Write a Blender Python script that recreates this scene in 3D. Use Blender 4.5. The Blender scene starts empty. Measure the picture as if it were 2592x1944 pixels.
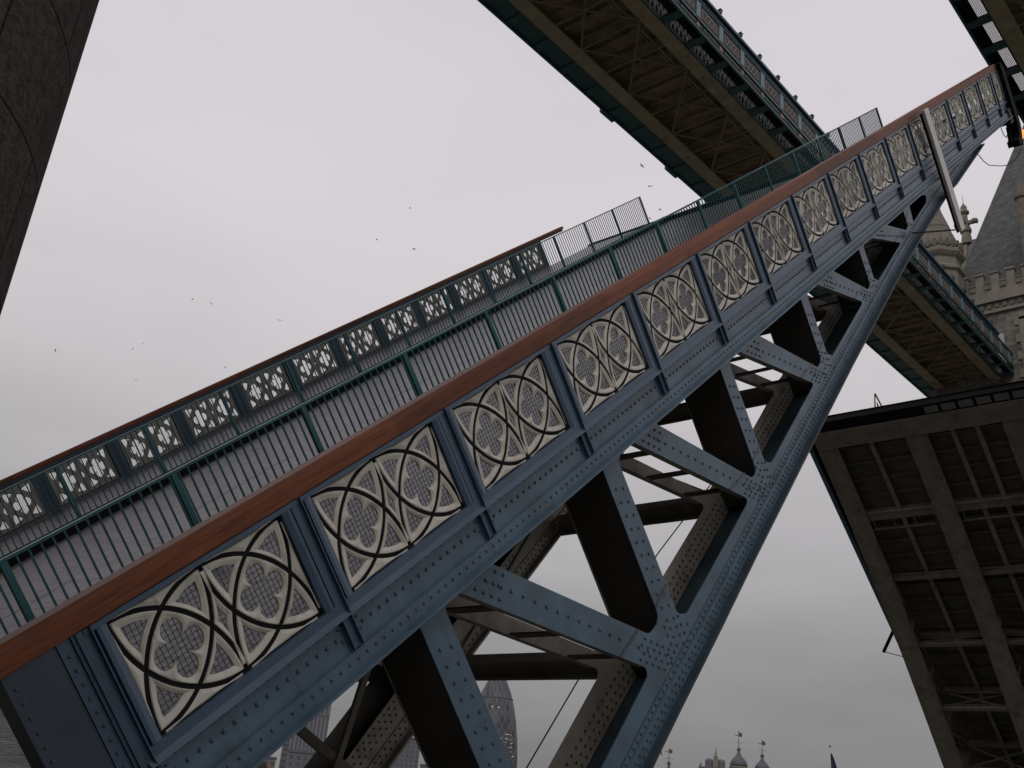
import bpy, math, random
from mathutils import Vector, Matrix, Euler
from mathutils.geometry import tessellate_polygon
R = math.radians
random.seed(4)
scene = bpy.context.scene

# ------------------------------------------------------------------ camera
CAM = Vector((6.2632, -3.0176, -0.7246))
RW = ((0.7510955, 0.6544501, 0.0868939), (-0.1922135, 0.3426938, -0.9195732), (-0.6315928, 0.6739852, 0.3831900))
cam_d = bpy.data.cameras.new('camera')
cam = bpy.data.objects.new('camera', cam_d)
scene.collection.objects.link(cam)
m3 = Matrix(((RW[0][0], -RW[1][0], -RW[2][0]), (RW[0][1], -RW[1][1], -RW[2][1]), (RW[0][2], -RW[1][2], -RW[2][2])))
cam.matrix_world = Matrix.Translation(CAM) @ m3.to_4x4()
cam_d.sensor_fit = 'HORIZONTAL'
cam_d.sensor_width = 36.0
cam_d.lens = 2560.0 / 2592.0 * 36.0
cam_d.clip_start = 0.05
cam_d.clip_end = 12000
scene.camera = cam

# ------------------------------------------------------------------ sky and light
SUN_EL, SUN_AZ = R(48), R(150)      # azimuth clockwise from +Y
world = bpy.data.worlds.new('World')
scene.world = world
world.use_nodes = True
nt = world.node_tree
nt.nodes.clear()
N = nt.nodes.new
out = N('ShaderNodeOutputWorld'); bg = N('ShaderNodeBackground')
sky = N('ShaderNodeTexSky'); sky.sky_type = 'NISHITA'; sky.sun_disc = False
sky.sun_elevation = SUN_EL; sky.sun_rotation = SUN_AZ; sky.air_density = 1.0; sky.dust_density = 6.0
tc = N('ShaderNodeTexCoord'); sep = N('ShaderNodeSeparateXYZ')
nt.links.new(tc.outputs['Generated'], sep.inputs[0])
ramp = N('ShaderNodeValToRGB')
cr = ramp.color_ramp
stops = [(0.0, (1.9, 1.93, 1.92)), (0.06, (2.3, 2.32, 2.31)), (0.12, (2.75, 2.74, 2.75)), (0.22, (4.1, 3.99, 4.06)), (0.36, (5.75, 5.48, 5.66)),
         (0.52, (6.9, 6.5, 6.8)), (0.72, (6.6, 6.3, 6.8)), (1.0, (6.0, 5.8, 6.4))]
cr.elements[0].position = stops[0][0]; cr.elements[0].color = (*[c / 10 for c in stops[0][1]], 1)
cr.elements[1].position = 1.0; cr.elements[1].color = (*[c / 10 for c in stops[-1][1]], 1)
for p, c in stops[1:-1]:
    e = cr.elements.new(p); e.color = (*[k / 10 for k in c], 1)
nt.links.new(sep.outputs['Z'], ramp.inputs[0])
mp = N('ShaderNodeMapping'); mp.inputs['Scale'].default_value = (1.0, 1.0, 3.2)
nt.links.new(tc.outputs['Generated'], mp.inputs[0])
nz = N('ShaderNodeTexNoise'); nz.inputs['Scale'].default_value = 3.1; nz.inputs['Detail'].default_value = 4.0; nz.inputs['Roughness'].default_value = 0.5
nt.links.new(mp.outputs[0], nz.inputs[0])
mr = N('ShaderNodeMapRange'); mr.inputs[1].default_value = 0.3; mr.inputs[2].default_value = 0.7; mr.inputs[3].default_value = -1.0; mr.inputs[4].default_value = 1.0
nt.links.new(nz.outputs[0], mr.inputs[0])
amp = N('ShaderNodeMapRange'); amp.inputs[1].default_value = 0.0; amp.inputs[2].default_value = 0.5; amp.inputs[3].default_value = 0.15; amp.inputs[4].default_value = 0.028
nt.links.new(sep.outputs['Z'], amp.inputs[0])
am = N('ShaderNodeMath'); am.operation = 'MULTIPLY'; nt.links.new(mr.outputs[0], am.inputs[0]); nt.links.new(amp.outputs[0], am.inputs[1])
a1_ = N('ShaderNodeMath'); a1_.operation = 'ADD'; a1_.inputs[1].default_value = 1.0; nt.links.new(am.outputs[0], a1_.inputs[0])
mul = N('ShaderNodeVectorMath'); mul.operation = 'SCALE'
nt.links.new(ramp.outputs[0], mul.inputs[0]); nt.links.new(a1_.outputs[0], mul.inputs['Scale'])
mul2 = N('ShaderNodeVectorMath'); mul2.operation = 'SCALE'; mul2.inputs['Scale'].default_value = 10.0
nt.links.new(mul.outputs[0], mul2.inputs[0])
mix = N('ShaderNodeMix'); mix.data_type = 'RGBA'; mix.inputs[0].default_value = 0.97
nt.links.new(sky.outputs[0], mix.inputs[6]); nt.links.new(mul2.outputs[0], mix.inputs[7])
nt.links.new(mix.outputs[2], bg.inputs[0])
bg.inputs[1].default_value = 0.1
nt.links.new(bg.outputs[0], out.inputs[0])

sun_d = bpy.data.lights.new('sun', 'SUN'); sun_d.energy = 0.5; sun_d.angle = R(25); sun_d.color = (1.0, 0.97, 0.93)
sun = bpy.data.objects.new('sun', sun_d); scene.collection.objects.link(sun)
sdir = Vector((math.sin(SUN_AZ) * math.cos(SUN_EL), math.cos(SUN_AZ) * math.cos(SUN_EL), math.sin(SUN_EL)))
sun.rotation_euler = sdir.to_track_quat('Z', 'Y').to_euler()

scene.view_settings.view_transform = 'Standard'
scene.view_settings.look = 'None'
scene.view_settings.exposure = 0.0
scene.view_settings.gamma = 1.0
scene.render.engine = 'CYCLES'
scene.cycles.max_bounces = 6

# ------------------------------------------------------------------ materials
def mat(name, base, var=0.25, scale=3.0, rough=0.5, metal=0.0, spec=0.5, bump=0.0, bump_scale=40.0, stretch=(1, 1, 1), dirt=None, dirt_amt=0.5, dirt_scale=1.2, alt=None, streak=None, streak_amt=0.5, rnd=False):
    m = bpy.data.materials.new(name); m.use_nodes = True
    t = m.node_tree; b = t.nodes['Principled BSDF']
    b.inputs['Roughness'].default_value = rough; b.inputs['Metallic'].default_value = metal
    b.inputs['Specular IOR Level'].default_value = spec
    c = t.nodes.new('ShaderNodeTexCoord'); mpn = t.nodes.new('ShaderNodeMapping'); mpn.inputs['Scale'].default_value = stretch
    t.links.new(c.outputs['Object'], mpn.inputs[0])
    if rnd:
        oi = t.nodes.new('ShaderNodeObjectInfo'); sc_ = t.nodes.new('ShaderNodeMath'); sc_.operation = 'MULTIPLY'; sc_.inputs[1].default_value = 37.0
        t.links.new(oi.outputs['Random'], sc_.inputs[0]); cmb = t.nodes.new('ShaderNodeCombineXYZ'); t.links.new(sc_.outputs[0], cmb.inputs[0]); t.links.new(sc_.outputs[0], cmb.inputs[1])
        t.links.new(cmb.outputs[0], mpn.inputs['Location'])
    n = t.nodes.new('ShaderNodeTexNoise'); n.inputs['Scale'].default_value = scale; n.inputs['Detail'].default_value = 7; n.inputs['Roughness'].default_value = 0.62
    t.links.new(mpn.outputs[0], n.inputs[0])
    r = t.nodes.new('ShaderNodeValToRGB')
    lo = alt if alt else tuple(k * (1 - var) for k in base)
    hi = tuple(min(1, k * (1 + var)) for k in base)
    r.color_ramp.elements[0].position = 0.32; r.color_ramp.elements[0].color = (*lo, 1)
    r.color_ramp.elements[1].position = 0.68; r.color_ramp.elements[1].color = (*hi, 1)
    t.links.new(n.outputs[0], r.inputs[0])
    col = r.outputs[0]
    if dirt:
        n2 = t.nodes.new('ShaderNodeTexNoise'); n2.inputs['Scale'].default_value = dirt_scale; n2.inputs['Detail'].default_value = 9; n2.inputs['Roughness'].default_value = 0.72
        t.links.new(mpn.outputs[0], n2.inputs[0])
        r2 = t.nodes.new('ShaderNodeMapRange'); r2.inputs[1].default_value = 0.52; r2.inputs[2].default_value = 0.72; r2.inputs[3].default_value = 0; r2.inputs[4].default_value = dirt_amt
        t.links.new(n2.outputs[0], r2.inputs[0])
        mx = t.nodes.new('ShaderNodeMix'); mx.data_type = 'RGBA'
        t.links.new(r2.outputs[0], mx.inputs[0]); t.links.new(col, mx.inputs[6]); mx.inputs[7].default_value = (*dirt, 1)
        col = mx.outputs[2]
    if streak:
        m4 = t.nodes.new('ShaderNodeMapping'); m4.inputs['Scale'].default_value = (7.0, 7.0, 0.9); t.links.new(mpn.outputs[0], m4.inputs[0])
        n4 = t.nodes.new('ShaderNodeTexNoise'); n4.inputs['Scale'].default_value = 1.6; n4.inputs['Detail'].default_value = 6; n4.inputs['Roughness'].default_value = .6; t.links.new(m4.outputs[0], n4.inputs[0])
        r4 = t.nodes.new('ShaderNodeMapRange'); r4.inputs[1].default_value = .56; r4.inputs[2].default_value = .74; r4.inputs[3].default_value = 0; r4.inputs[4].default_value = streak_amt; t.links.new(n4.outputs[0], r4.inputs[0])
        mx4 = t.nodes.new('ShaderNodeMix'); mx4.data_type = 'RGBA'; t.links.new(r4.outputs[0], mx4.inputs[0]); t.links.new(col, mx4.inputs[6]); mx4.inputs[7].default_value = (*streak, 1)
        col = mx4.outputs[2]
    if rnd:
        rv = t.nodes.new('ShaderNodeMapRange'); rv.inputs[3].default_value = .86; rv.inputs[4].default_value = 1.06; t.links.new(oi.outputs['Random'], rv.inputs[0])
        vs_ = t.nodes.new('ShaderNodeVectorMath'); vs_.operation = 'SCALE'; t.links.new(col, vs_.inputs[0]); t.links.new(rv.outputs[0], vs_.inputs['Scale']); col = vs_.outputs[0]
    t.links.new(col, b.inputs['Base Color'])
    if bump:
        n3 = t.nodes.new('ShaderNodeTexNoise'); n3.inputs['Scale'].default_value = bump_scale; n3.inputs['Detail'].default_value = 6
        t.links.new(mpn.outputs[0], n3.inputs[0])
        bp = t.nodes.new('ShaderNodeBump'); bp.inputs['Strength'].default_value = bump; bp.inputs['Distance'].default_value = 0.02
        t.links.new(n3.outputs[0], bp.inputs['Height']); t.links.new(bp.outputs[0], b.inputs['Normal'])
    return m

def brick_mat(name, base, mortar, bw, bh, var=0.3, rough=0.85, msize=0.015, axis='XZ', bump=0.4, rot=None):
    m = bpy.data.materials.new(name); m.use_nodes = True
    t = m.node_tree; b = t.nodes['Principled BSDF']; b.inputs['Roughness'].default_value = rough
    c = t.nodes.new('ShaderNodeTexCoord'); mpn = t.nodes.new('ShaderNodeMapping')
    if axis == 'XZ': mpn.inputs['Rotation'].default_value = (R(90), 0, 0)
    if rot: mpn.inputs['Rotation'].default_value = rot
    t.links.new(c.outputs['Object'], mpn.inputs[0])
    k = t.nodes.new('ShaderNodeTexBrick')
    k.inputs['Scale'].default_value = 1.0; k.inputs['Brick Width'].default_value = bw; k.inputs['Row Height'].default_value = bh; k.inputs['Mortar Size'].default_value = msize
    k.inputs['Color1'].default_value = (*[v * (1 - var) for v in base], 1); k.inputs['Color2'].default_value = (*[min(1, v * (1 + var)) for v in base], 1); k.inputs['Mortar'].default_value = (*mortar, 1)
    t.links.new(mpn.outputs[0], k.inputs[0])
    n = t.nodes.new('ShaderNodeTexNoise'); n.inputs['Scale'].default_value = 2.3; n.inputs['Detail'].default_value = 8
    t.links.new(c.outputs['Object'], n.inputs[0])
    r = t.nodes.new('ShaderNodeMapRange'); r.inputs[1].default_value = .3; r.inputs[2].default_value = .7; r.inputs[3].default_value = .65; r.inputs[4].default_value = 1.25
    t.links.new(n.outputs[0], r.inputs[0])
    v = t.nodes.new('ShaderNodeVectorMath'); v.operation = 'SCALE'
    t.links.new(k.outputs[0], v.inputs[0]); t.links.new(r.outputs[0], v.inputs['Scale'])
    t.links.new(v.outputs[0], b.inputs['Base Color'])
    bp = t.nodes.new('ShaderNodeBump'); bp.inputs['Strength'].default_value = bump; bp.inputs['Distance'].default_value = 0.03
    t.links.new(k.outputs[1], bp.inputs['Height']); bp.invert = True
    t.links.new(bp.outputs[0], b.inputs['Normal'])
    return m

def wood_mat(name):
    m = bpy.data.materials.new(name); m.use_nodes = True
    t = m.node_tree; b = t.nodes['Principled BSDF']; b.inputs['Roughness'].default_value = 0.5; b.inputs['Specular IOR Level'].default_value = 0.2
    c = t.nodes.new('ShaderNodeTexCoord'); sp = t.nodes.new('ShaderNodeSeparateXYZ')
    t.links.new(c.outputs['Object'], sp.inputs[0])
    dv = t.nodes.new('ShaderNodeMath'); dv.operation = 'MULTIPLY'; dv.inputs[1].default_value = 1 / 3.72
    ad = t.nodes.new('ShaderNodeMath'); ad.operation = 'ADD'; ad.inputs[1].default_value = 0.17
    fl = t.nodes.new('ShaderNodeMath'); fl.operation = 'FLOOR'
    t.links.new(sp.outputs['Y'], dv.inputs[0]); t.links.new(dv.outputs[0], ad.inputs[0]); t.links.new(ad.outputs[0], fl.inputs[0])
    wn = t.nodes.new('ShaderNodeTexWhiteNoise'); wn.noise_dimensions = '1D'; t.links.new(fl.outputs[0], wn.inputs['W'])
    mpn = t.nodes.new('ShaderNodeMapping'); mpn.inputs['Scale'].default_value = (14, 0.9, 14); t.links.new(c.outputs['Object'], mpn.inputs[0])
    n = t.nodes.new('ShaderNodeTexNoise'); n.inputs['Scale'].default_value = 3; n.inputs['Detail'].default_value = 8; t.links.new(mpn.outputs[0], n.inputs[0])
    r = t.nodes.new('ShaderNodeValToRGB')
    r.color_ramp.elements[0].position = 0.3; r.color_ramp.elements[0].color = (0.105, 0.034, 0.014, 1)
    r.color_ramp.elements[1].position = 0.72; r.color_ramp.elements[1].color = (0.215, 0.068, 0.027, 1)
    t.links.new(n.outputs[0], r.inputs[0])
    mr_ = t.nodes.new('ShaderNodeMapRange'); mr_.inputs[3].default_value = 0.72; mr_.inputs[4].default_value = 1.22
    t.links.new(wn.outputs[0], mr_.inputs[0])
    v = t.nodes.new('ShaderNodeVectorMath'); v.operation = 'SCALE'; t.links.new(r.outputs[0], v.inputs[0]); t.links.new(mr_.outputs[0], v.inputs['Scale'])
    t.links.new(v.outputs[0], b.inputs['Base Color'])
    return m

BLUE = mat('blue_grey_paint', (0.068, 0.118, 0.160), var=0.24, scale=2.2, rough=0.40, spec=0.45, dirt=(0.05, 0.06, 0.066), dirt_amt=0.75, dirt_scale=2.4, bump=0.08, bump_scale=45, streak=(0.055, 0.052, 0.045), streak_amt=0.55)
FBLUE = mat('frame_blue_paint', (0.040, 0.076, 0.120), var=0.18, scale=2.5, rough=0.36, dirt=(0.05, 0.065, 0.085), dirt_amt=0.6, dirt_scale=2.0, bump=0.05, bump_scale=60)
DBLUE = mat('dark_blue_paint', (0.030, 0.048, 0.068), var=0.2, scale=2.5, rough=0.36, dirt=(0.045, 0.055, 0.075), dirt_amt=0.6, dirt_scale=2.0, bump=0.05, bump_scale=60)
RIVET = mat('shade_dark_rivet', (0.045, 0.062, 0.085), var=0.2, scale=6, rough=0.4)  # same paint as the plates, darkened to carry the shade around rivet heads
CREAM = mat('cream_paint', (0.55, 0.525, 0.445), var=0.08, scale=5, rough=0.55, dirt=(0.25, 0.23, 0.185), dirt_amt=0.6, dirt_scale=4.5, streak=(0.20, 0.17, 0.12), streak_amt=0.5, rnd=True)
BLACK = mat('black_paint', (0.008, 0.008, 0.009), var=0.3, rough=0.8, spec=0.15)
WIRE = mat('black_wire', (0.02, 0.02, 0.022), var=0.3, rough=0.5)
WOOD = wood_mat('varnished_wood')
TEAL = mat('teal_paint', (0.036, 0.145, 0.155), var=0.2, scale=3, rough=0.35)
STEEL = mat('stone_coloured_steel', (0.20, 0.178, 0.138), var=0.22, scale=1.7, rough=0.6, dirt=(0.05, 0.043, 0.032), dirt_amt=0.8, dirt_scale=1.4)
STEELB = mat('walkway_beam_paint', (0.42, 0.355, 0.215), var=0.2, scale=1.7, rough=0.6, dirt=(0.10, 0.08, 0.05), dirt_amt=0.7, dirt_scale=1.4)
STEEL2 = mat('stone_coloured_girder_paint', (0.27, 0.245, 0.205), var=0.2, scale=1.7, rough=0.6, dirt=(0.055, 0.048, 0.036), dirt_amt=0.85, dirt_scale=1.6)
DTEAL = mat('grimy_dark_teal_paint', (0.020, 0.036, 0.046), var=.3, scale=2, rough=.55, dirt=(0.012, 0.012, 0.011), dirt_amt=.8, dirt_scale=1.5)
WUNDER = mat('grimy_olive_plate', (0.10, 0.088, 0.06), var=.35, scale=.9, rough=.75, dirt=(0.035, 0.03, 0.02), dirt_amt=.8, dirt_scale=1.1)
STEELD = mat('shade_dark_steel', (0.048, 0.042, 0.033), var=0.3, scale=1.7, rough=0.7, dirt=(0.03, 0.027, 0.02), dirt_amt=0.8, dirt_scale=1.6)  # girder paint with its dim interior shade put into the colour, plus random dirt
WTEAL = mat('walkway_teal_paint', (0.028, 0.105, 0.105), var=0.25, scale=2, rough=0.45)
WBLUE = mat('walkway_blue_paint', (0.032, 0.085, 0.12), var=0.2, scale=2, rough=0.45)
WPALE = mat('walkway_pale_blue_paint', (0.16, 0.27, 0.32), var=0.1, scale=2, rough=0.5)
WHITE = mat('white_paint', (0.62, 0.61, 0.57), var=0.08, scale=3, rough=0.5, dirt=(0.35, 0.34, 0.30), dirt_amt=0.4)
WTRAC = mat('walkway_tracery_paint', (0.25, 0.23, 0.205), var=.15, scale=3, rough=.6)
WBRACE = mat('walkway_bracing_paint', (0.24, 0.19, 0.115), var=.2, scale=1.7, rough=.6)
BRICKRED = mat('red_brown_panel', (0.075, 0.062, 0.054), var=0.25, scale=4, rough=0.7)
WFLOOR = mat('walkway_floor_plate', (0.30, 0.225, 0.135), var=0.4, scale=1.1, rough=0.75, dirt=(0.05, 0.04, 0.028), dirt_amt=0.7)
STONE = brick_mat('grey_ashlar_stone', (0.20, 0.185, 0.16), (0.10, 0.09, 0.08), 0.85, 0.38, var=0.28)
PALE = mat('pale_dressed_stone', (0.245, 0.22, 0.175), var=0.16, scale=1.6, rough=0.85, dirt=(0.16, 0.145, 0.12), dirt_amt=0.65, dirt_scale=1.3, bump=0.15, bump_scale=20)
PALED = mat('weathered_stone', (0.185, 0.165, 0.135), var=0.25, scale=2.2, rough=0.9, dirt=(0.09, 0.08, 0.065), dirt_amt=0.7, dirt_scale=1.8)
SLATE = brick_mat('grey_slate', (0.095, 0.105, 0.098), (0.05, 0.05, 0.048), 0.42, 0.26, var=0.22, rough=0.6, msize=0.022, bump=0.5)
LEAD = mat('pale_slate', (0.16, 0.16, 0.155), var=0.2, scale=3, rough=0.6)
GRANITE = mat('dark_granite', (0.125, 0.115, 0.10), var=0.45, scale=20, rough=0.8, dirt=(0.05, 0.046, 0.038), dirt_amt=0.75, dirt_scale=1.5, bump=0.35, bump_scale=55)
GLASSD = mat('dark_window_glass', (0.03, 0.032, 0.035), var=0.3, rough=0.1)
PINKGLASS = mat('leaded_window', (0.16, 0.125, 0.12), var=0.25, scale=8, rough=0.3)
GOLD = mat('gilded_metal', (0.16, 0.11, 0.05), var=0.15, rough=0.4, metal=0.4)
DOMEM = mat('lead_dome', (0.09, 0.095, 0.105), var=0.25, scale=1.5, rough=0.6)
GULL = mat('gull_feathers', (0.10, 0.10, 0.105), var=0.3, rough=0.8)
FLAGM = mat('navy_flag_cloth', (0.03, 0.04, 0.075), var=0.2, rough=0.8)
CITY1 = brick_mat('striped_office_cladding', (0.20, 0.20, 0.215), (0.11, 0.11, 0.125), 3.2, 60.0, var=0.08, msize=0.7, bump=0)
CITYW = mat('grey_city_windows', (0.10, 0.10, 0.11), var=.3, scale=.3, rough=.3)
CITY2 = mat('brown_city_wall', (0.21, 0.17, 0.155), var=0.2, scale=0.15, rough=0.9)
CITY3 = mat('grey_city_wall', (0.15, 0.15, 0.165), var=0.15, scale=0.1, rough=0.9)
ROOFM = mat('city_roof', (0.12, 0.12, 0.125), var=0.2, scale=0.2, rough=0.9)

# road with transverse ridges and cracks
def road_mat():
    m = bpy.data.materials.new('wet_ridged_asphalt'); m.use_nodes = True
    t = m.node_tree; b = t.nodes['Principled BSDF']; b.inputs['Roughness'].default_value = 0.30; b.inputs['Specular IOR Level'].default_value = 0.5
    c = t.nodes.new('ShaderNodeTexCoord')
    m1 = t.nodes.new('ShaderNodeMapping'); m1.inputs['Scale'].default_value = (0.5, 4.2, 1); t.links.new(c.outputs['Object'], m1.inputs[0])
    n1 = t.nodes.new('ShaderNodeTexNoise'); n1.inputs['Scale'].default_value = 2.2; n1.inputs['Detail'].default_value = 8; n1.inputs['Roughness'].default_value = .65; t.links.new(m1.outputs[0], n1.inputs[0])
    r = t.nodes.new('ShaderNodeValToRGB'); r.color_ramp.elements[0].position = .3; r.color_ramp.elements[0].color = (.075, .072, .074, 1); r.color_ramp.elements[1].position = .62; r.color_ramp.elements[1].color = (.26, .252, .256, 1)
    t.links.new(n1.outputs[0], r.inputs[0])
    m2 = t.nodes.new('ShaderNodeMapping'); m2.inputs['Scale'].default_value = (.8, 7.5, 1); t.links.new(c.outputs['Object'], m2.inputs[0])
    n2 = t.nodes.new('ShaderNodeTexNoise'); n2.inputs['Scale'].default_value = 1.3; n2.inputs['Detail'].default_value = 5; t.links.new(m2.outputs[0], n2.inputs[0])
    s = t.nodes.new('ShaderNodeMath'); s.operation = 'SUBTRACT'; s.inputs[1].default_value = .585; t.links.new(n2.outputs[0], s.inputs[0])
    a = t.nodes.new('ShaderNodeMath'); a.operation = 'ABSOLUTE'; t.links.new(s.outputs[0], a.inputs[0])
    rr = t.nodes.new('ShaderNodeMapRange'); rr.inputs[1].default_value = .0; rr.inputs[2].default_value = .014; rr.inputs[3].default_value = .85; rr.inputs[4].default_value = 0; t.links.new(a.outputs[0], rr.inputs[0])
    mx = t.nodes.new('ShaderNodeMix'); mx.data_type = 'RGBA'; t.links.new(rr.outputs[0], mx.inputs[0]); t.links.new(r.outputs[0], mx.inputs[6]); mx.inputs[7].default_value = (.02, .02, .02, 1)
    t.links.new(mx.outputs[2], b.inputs['Base Color'])
    bp = t.nodes.new('ShaderNodeBump'); bp.inputs['Strength'].default_value = .8; bp.inputs['Distance'].default_value = .06
    t.links.new(n1.outputs[0], bp.inputs['Height']); t.links.new(bp.outputs[0], b.inputs['Normal'])
    return m
ROAD = road_mat()
ROADP = mat('worn_road_paint', (0.28, 0.275, 0.27), var=.35, scale=6, rough=.6, dirt=(0.12, 0.118, 0.118), dirt_amt=.9, dirt_scale=5)

def lattice_glass(name, dark, line, k, pitch):
    m = bpy.data.materials.new(name); m.use_nodes = True
    t = m.node_tree; b = t.nodes['Principled BSDF']; b.inputs['Roughness'].default_value = 0.55
    c = t.nodes.new('ShaderNodeTexCoord'); sp = t.nodes.new('ShaderNodeSeparateXYZ'); t.links.new(c.outputs['Object'], sp.inputs[0])
    at = t.nodes.new('ShaderNodeMath'); at.operation = 'ARCTAN2'; t.links.new(sp.outputs['Y'], at.inputs[0]); t.links.new(sp.outputs['X'], at.inputs[1])
    an = t.nodes.new('ShaderNodeMath'); an.operation = 'MULTIPLY'; an.inputs[1].default_value = k / (2 * math.pi); t.links.new(at.outputs[0], an.inputs[0])
    zz = t.nodes.new('ShaderNodeMath'); zz.operation = 'MULTIPLY'; zz.inputs[1].default_value = 1 / pitch; t.links.new(sp.outputs['Z'], zz.inputs[0])
    outs = []
    for op in ('ADD', 'SUBTRACT'):
        o = t.nodes.new('ShaderNodeMath'); o.operation = op; t.links.new(an.outputs[0], o.inputs[0]); t.links.new(zz.outputs[0], o.inputs[1])
        f = t.nodes.new('ShaderNodeMath'); f.operation = 'PINGPONG'; f.inputs[1].default_value = 0.5; t.links.new(o.outputs[0], f.inputs[0])
        l = t.nodes.new('ShaderNodeMath'); l.operation = 'LESS_THAN'; l.inputs[1].default_value = 0.045; t.links.new(f.outputs[0], l.inputs[0])
        outs.append((l, o))
    mxm = t.nodes.new('ShaderNodeMath'); mxm.operation = 'MAXIMUM'; t.links.new(outs[0][0].outputs[0], mxm.inputs[0]); t.links.new(outs[1][0].outputs[0], mxm.inputs[1])
    # diamond-to-diamond glass tint
    fl = []
    for _, o in outs:
        f2 = t.nodes.new('ShaderNodeMath'); f2.operation = 'FLOOR'; t.links.new(o.outputs[0], f2.inputs[0]); fl.append(f2)
    cb = t.nodes.new('ShaderNodeCombineXYZ'); t.links.new(fl[0].outputs[0], cb.inputs[0]); t.links.new(fl[1].outputs[0], cb.inputs[1])
    wn = t.nodes.new('ShaderNodeTexWhiteNoise'); wn.noise_dimensions = '2D'; t.links.new(cb.outputs[0], wn.inputs['Vector'])
    r = t.nodes.new('ShaderNodeValToRGB'); r.color_ramp.elements[0].color = (*dark, 1); r.color_ramp.elements[1].color = (*[min(1, d * 2.4) for d in dark], 1); r.color_ramp.elements[1].position = 1.0
    t.links.new(wn.outputs[0], r.inputs[0])
    mx = t.nodes.new('ShaderNodeMix'); mx.data_type = 'RGBA'; t.links.new(mxm.outputs[0], mx.inputs[0]); t.links.new(r.outputs[0], mx.inputs[6]); mx.inputs[7].default_value = (*line, 1)
    t.links.new(mx.outputs[2], b.inputs['Base Color'])
    return m
GHERK = lattice_glass('diagrid_glass', (0.04, 0.043, 0.05), (0.145, 0.15, 0.155), 20, 12.0)

LAMPM = bpy.data.materials.new('amber_lamp_glass'); LAMPM.use_nodes = True
_b = LAMPM.node_tree.nodes['Principled BSDF']; _b.inputs['Base Color'].default_value = (0.8, 0.3, 0.08, 1); _b.inputs['Emission Color'].default_value = (1.0, 0.38, 0.12, 1); _b.inputs['Emission Strength'].default_value = 1.1
AMBER = mat('dull_amber_glass', (0.30, 0.10, 0.025), var=0.2, rough=0.3)
WATER = mat('river_water', (0.055, 0.055, 0.045), var=0.2, scale=0.05, rough=0.18, bump=0.3, bump_scale=0.6)
LAND = mat('city_ground', (0.10, 0.10, 0.095), var=0.3, scale=0.02, rough=0.95)
PIERM = brick_mat('pier_granite', (0.22, 0.21, 0.19), (0.10, 0.1, 0.09), 1.4, 0.6, var=0.2)

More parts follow.
